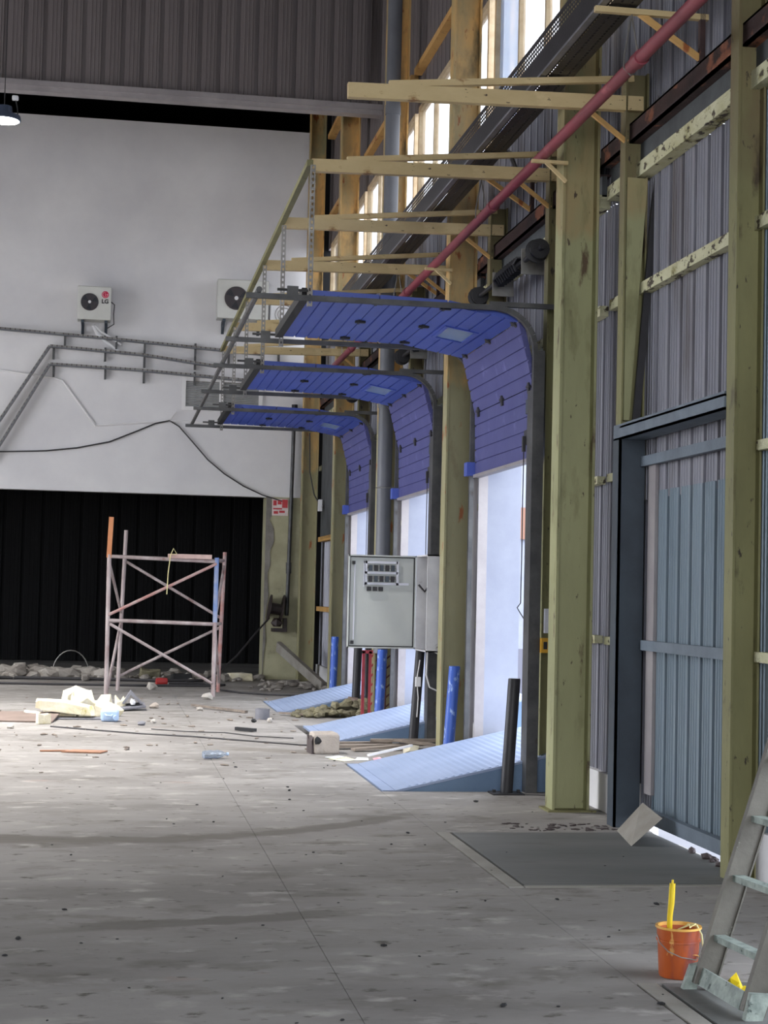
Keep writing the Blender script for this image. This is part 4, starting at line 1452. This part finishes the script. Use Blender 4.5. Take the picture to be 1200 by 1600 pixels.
# concrete block with a knocked out core
t = thing('concrete_block', 'broken concrete block with a dark hole in front of the middle leveler', 'block', (2.12, 16.35, 0))
b = MB()
b.rough_block((2.13, 16.45, 0), .26, .26, .19, .12, 11, .18)
b.build('block', M_concblock, t, bevel=.02)
b = MB()
b.chunk((2.055, 16.30, .10), .05, 1, .5, 1, 5)
b.build('hole_shade', M_rubber, t)  # dark lump paints the shade inside the hole
b = MB()
b.rough_block((2.0, 16.42, .0), .04, .22, .15, .1, 13, .2)
b.build('broken_face', M_fan, t)
for i, (p, q, wd, h, lab) in enumerate([
        ((2.28, 16.85, .03), (3.15, 17.05, .03), .12, .03, 'longest weathered plank by the concrete block'),
        ((2.45, 16.62, .02), (3.30, 16.90, .06), .10, .025, 'weathered plank nearest the camera beside the block'),
        ((2.70, 17.1, .07), (3.42, 16.95, .09), .10, .03, 'weathered plank on top of the pile by the black bollard'),
        ((2.35, 17.2, .03), (2.95, 17.3, .03), .09, .025, 'weathered plank at the back edge of the pile'),
        ((2.9, 16.85, .10), (3.45, 16.60, .05), .07, .025, 'short dark plank end leaning by the blue bollard')]):
    b = MB()
    b.beam(p, q, wd, h)
    tag(b.build('plank', M_plank), lab, 'plank', 'weathered planks')
b = MB()
b.beam((2.50, 15.95, .03), (2.98, 16.25, .10), .03, .02)
tag(b.build('batten', M_whitestuff), 'thin pale batten resting between papers and foam lump', 'batten')
for i, (pts, m, lab) in enumerate([
        ([(2.10, 15.85, .003), (2.22, 15.62, .003), (2.36, 15.75, .003), (2.30, 16.05, .003)], M_paper, 'yellowed sheet of paper in front of the concrete block'),
        ([(2.33, 15.70, .004), (2.47, 15.72, .004), (2.50, 15.95, .004), (2.40, 16.0, .004)], M_paperw, 'white sheet of paper at the far corner of the nearest leveler'),
        ([(2.52, 15.72, .004), (2.63, 15.74, .004), (2.60, 15.88, .02), (2.53, 15.86, .01)], M_pink, 'pink wrapper beside the white sheet of paper'),
        ([(2.16, 15.80, .008), (2.28, 15.98, .008), (2.24, 16.1, .008), (2.08, 15.95, .008)], M_paperw, 'pale paper scrap overlapping the yellowed sheet')]):
    b = MB()
    b.poly(pts, (0, 0, .002))
    tag(b.build('paper', m), lab, 'paper', 'papers on the floor')
# rubble heap between the two far levelers
b = MB()
rnd = random.Random(5)
for i in range(170):
    u, v = rnd.random(), rnd.gauss(0, .35)
    x = 2.35 + u * 1.1
    y = 21.2 + v * .5
    h = max(0, .26 * u * (1 - abs(v)))
    b.chunk((x, y, h * rnd.random()), .03 + .06 * rnd.random() * (.4 + u), 1.2, 1, .8, i)
h = b.build('rubble_heap', M_rubble, kind='stuff')
tag(h, 'greenish rubble heap between the middle and farthest levelers', 'rubble')
b = MB()
b.beam((2.20, 21.35, .03), (2.62, 21.0, .03), .08, .02)
tag(b.build('board_scrap', M_plank), 'curved dark board scrap at the left tip of the greenish rubble', 'board')
for i, (x, y, r, lab) in enumerate([(3.15, 21.45, .12, 'dark brown clod on top of the greenish rubble'), (3.0, 21.15, .09, 'brown clod in front on the greenish rubble')]):
    b = MB()
    b.chunk((x, y, .10), r, 1.2, 1, .8, i + 60)
    tag(b.build('clod', M_rubble if i else M_card), lab, 'clod')
# channel leaning in the far corner
t = thing('steel_channel', 'pale steel channel leaning in the far corner behind the farthest leveler', 'channel', (3.3, 28.2, 0))
b = MB()
b.beam((3.42, 26.9, .06), (2.87, 28.8, .62), .02, .16, (0, 0, 1))
b.beam((3.46, 26.92, .12), (2.91, 28.82, .70), .07, .02, (0, 0, 1))
b.beam((3.46, 26.92, -.0), (2.91, 28.82, .55), .07, .02, (0, 0, 1))
b.build('channel', M_board, t)
b = MB()
for i in range(40):
    b.chunk((2.3 + rnd.random() * 1.3, 26.3 + rnd.random() * 2.2, 0), .04 + .07 * rnd.random(), 1.4, 1, .6, i + 300)
tag(b.build('corner_rubble', M_rubblew, kind='stuff'), 'low rubble at the foot of the pillar and leaning channel', 'rubble')
# rubble along the dark opening
b = MB()
for i in range(260):
    x = -2.6 + rnd.random() * 5.3
    b.chunk((x, 29.6 + rnd.gauss(0, .45), 0), .03 + .10 * rnd.random() ** 2 + (.05 if x < .3 else 0), 1.4, 1, .8, i + 500)
tag(b.build('threshold_rubble', M_rubblew, kind='stuff'), 'pale rubble strewn along the foot of the dark opening', 'rubble')
for i, (x, y, sx, sy, sz, m, lab) in enumerate([(.72, 29.3, .34, .3, .17, M_rubble, 'mossy block at the dark opening, behind the scaffold'), (2.27, 29.2, .42, .3, .12, M_foam, 'flat foam slab at the opening, left of the pillar'), (1.25, 29.0, .35, .3, .12, M_rubber, 'dark sack at the opening behind the scaffold')]):
    b = MB()
    b.rough_block((x, y, 0), sx, sy, sz, .1, i + 80, .25)
    tag(b.build('slab', m, bevel=.02), lab, 'block')
t = thing('can', 'small red can lying before the dark opening', 'can', (.87, 27.6, 0))
MB().lathe([(.001, -.09), (.055, -.09), (.06, -.08), (.06, .08), (.055, .09), (.001, .09)], (.87, 27.6, .06), (1, .2, 0), 16).build('body', M_can, t, smooth=True)
MB().lathe([(.03, .0), (.03, .004), (.001, .004)], (.962, 27.618, .06), (1, .2, 0), 12).build('lid', M_galv, t)
for i, (pts, r, lab) in enumerate([
        ([(-2.6, 28.6, .03), (-1.4, 28.7, .03), (0, 28.6, .03), (.9, 28.4, .03), (1.6, 28.6, .03)], .03, 'dark hose lying along the threshold of the opening'),
        ([(-2.6, 27.3, .02), (-1, 27.2, .02), (.5, 27.1, .02), (1.1, 27.2, .02), (1.75, 27.3, .02), (1.9, 27.6, .02), (1.6, 27.9, .02), (1.0, 27.9, .02)], .022, 'dark hose looping on the floor under the scaffold'),
        ([(1.6, 26.6, .02), (2.0, 25.6, .02), (2.4, 25.2, .02), (2.9, 25.1, .02)], .015, 'thin hose from the scaffold towards the farthest leveler')]):
    b = MB()
    b.tube(pts, r, 6)
    tag(b.build('hose', M_cable), lab, 'hose')
b = MB()
b.tube([(-.98 + .32 * (1 - math.cos(a)), 30.3, .02 + .42 * math.sin(a)) for a in [math.pi * j / 14 for j in range(15)]], .011, 6)
tag(b.build('wire_hoop', M_galv), 'thin wire hoop arching up from the rubble in the opening', 'wire')
# crumbs on the near floor
b = MB()
for i in range(90):
    x, y = -.8 + rnd.random() * 4.2, 6.2 + rnd.random() ** 1.3 * 10
    if x > 2.15 and y > 12.8:
        continue
    b.chunk((x, y, .002), 0.005 + .010 * rnd.random() ** 3, 1.6, 1, .6, i + 900)
tag(b.build('crumbs', M_rubber, kind='stuff'), 'dark crumbs of dirt scattered over the near floor', 'dirt')
b = MB()
for i in range(150):
    x, y = -1.6 + rnd.random() * 3.9, 14.5 + rnd.random() * 10
    b.chunk((x, y, .002), .008 + .022 * rnd.random() ** 3, 2.2, .8, .5, i + 2000)
tag(b.build('chips', M_plank, kind='stuff'), 'splinters and chips strewn over the middle of the floor', 'dirt')
b = MB()
for i in range(60):
    b.chunk((2.75 + rnd.random() * .75, 11.25 + rnd.gauss(0, .10), .0), .006 + .014 * rnd.random(), 1.8, 1, .35, i + 1200)
for i in range(16):
    b.chunk((3.66 + rnd.random() * .05, 9.35 + rnd.random() * .9, .0), .012 + .02 * rnd.random(), 1.2, 1, .9, i + 1300)
tag(b.build('dirt_ridge', M_fan, kind='stuff'), 'ridge of dark dirt on the floor before the grey gate', 'dirt')

# ------------------------------------------------------------------ bucket and ladder
t = thing('bucket', 'orange paint bucket standing on the floor beside the ladder foot', 'bucket', (2.43, 6.86, 0))
cx, cy = 2.43, 6.86
b = MB()
b.lathe([(.001, .002), (.078, .002), (.081, .01), (.088, .15), (.094, .152), (.094, .16), (.089, .162), (.093, .212), (.088, .212), (.083, .16), (.077, .02), (.001, .02)], (cx, cy, 0), n=36)
b.build('pail', M_bucket, t, smooth=True)
b = MB()
b.lathe([(.0935, .204), (.098, .206), (.098, .214), (.087, .214), (.0865, .200)], (cx, cy, 0), n=36)
b.build('rim', M_bucketin, t, smooth=True)
b = MB()
b.lathe([(.001, .10), (.083, .10)], (cx, cy, 0), n=24)
b.build('contents', M_yellow, t)
b = MB()
b.tube([(cx - .094, cy, .175), (cx - .094, cy - .03, .15), (cx - .07, cy - .075, .12), (cx - .02, cy - .098, .10), (cx + .05, cy - .085, .085), (cx + .09, cy - .03, .12), (cx + .094, cy, .175)], .0025, 5)
b.build('wire_handle', M_galv, t)
b = MB()
b.tube([(cx + .045 + .035 * math.cos(a), cy - .078 + .012 * abs(math.cos(a)) - .0, .070 + .035 * math.sin(a)) for a in [2 * math.pi * j / 20 for j in range(21)]], .002, 4)
b.build('printed_ring', M_bucketin, t)
b = MB()
b.tube([(2.392, 6.87, .11), (2.394, 6.87, .25), (2.400, 6.87, .31), (2.404, 6.87, .39)], [.012, .012, .014, .013], 12)
b.tube([(2.404, 6.87, .39), (2.405, 6.87, .405)], .005, 8)
tag(b.build('yellow_rod', M_yellow, smooth=True), 'yellow plastic rod standing up in the orange bucket', 'rod')
b = MB()
pts = [(cx - .01, cy - .02, .20), (cx + .03, cy - .05, .226), (cx + .02, cy - .085, .222), (cx + .05, cy - .07, .232), (cx + .03, cy - .03, .224), (cx + .06, cy - .06, .225), (cx + .075, cy - .075, .19), (cx + .08, cy - .085, .13), (cx + .11, cy - .08, .10), (cx + .115, cy - .06, .04), (cx + .12, cy - .03, .006)]
b.tube(pts, .004, 6)
tag(b.build('cord', M_rope), 'cream cord hanging over the rim of the orange bucket', 'cord')

t = thing('ladder', 'paint splashed aluminium ladder leaning at the right edge of the picture', 'ladder', (2.45, 6.4, 0))
S = .318
NX, NZ = .953, -.303          # across the rail, to the right and down
for y in (6.60, 6.15):
    b = MB()
    p = (2.404 + .046 * NX + (.0 if y > 6.4 else .03), y, .02)
    q = (p[0] + S * 3.6, y, 3.62)
    b.beam(p, q, .014, .092, (NX, 0, NZ))
    for s in (-1, 1):
        b.beam((p[0] + s * .044 * NX, y, p[2] + s * .044 * NZ), (q[0] + s * .044 * NX, y, q[2] + s * .044 * NZ), .034, .007, (NX, 0, NZ))
    b.build('rail', M_lad, t)
for k in range(14):
    z = .215 + k * .243
    x = 2.404 + S * z + .02
    MB().beam((x + .02, 6.60, z), (x + .045, 6.15, z + .008), .05, .026, (0, 0, 1)).build('rung', M_rung, t)
b = MB()
b.beam((2.436, 6.585, .06), (2.452, 6.18, .06), .016, .072, (.3, 0, .95))
b.build('bottom_board', M_rung, t)
b = MB()
b.poly([(2.365, 6.615, .0), (2.425, 6.615, 0), (2.45, 6.615, .11), (2.40, 6.615, .10)], (0, .03, 0))
b.build('rubber_foot', M_rung, t)
b = MB()
b.poly([(2.43, 6.10, .0), (2.50, 6.10, 0), (2.535, 6.10, .10), (2.455, 6.10, .105)], (0, .035, 0))
b.build('rubber_foot', M_rung, t)
b = MB()
b.chunk((2.535, 6.5, .0), .045, 1.0, .7, 1.3, 71, .5)
b.chunk((2.57, 6.44, .0), .04, 1.3, .6, .9, 72, .5)
tag(b.build('rag', M_yellow), 'crumpled yellow rag on the floor behind the ladder bottom', 'rag')
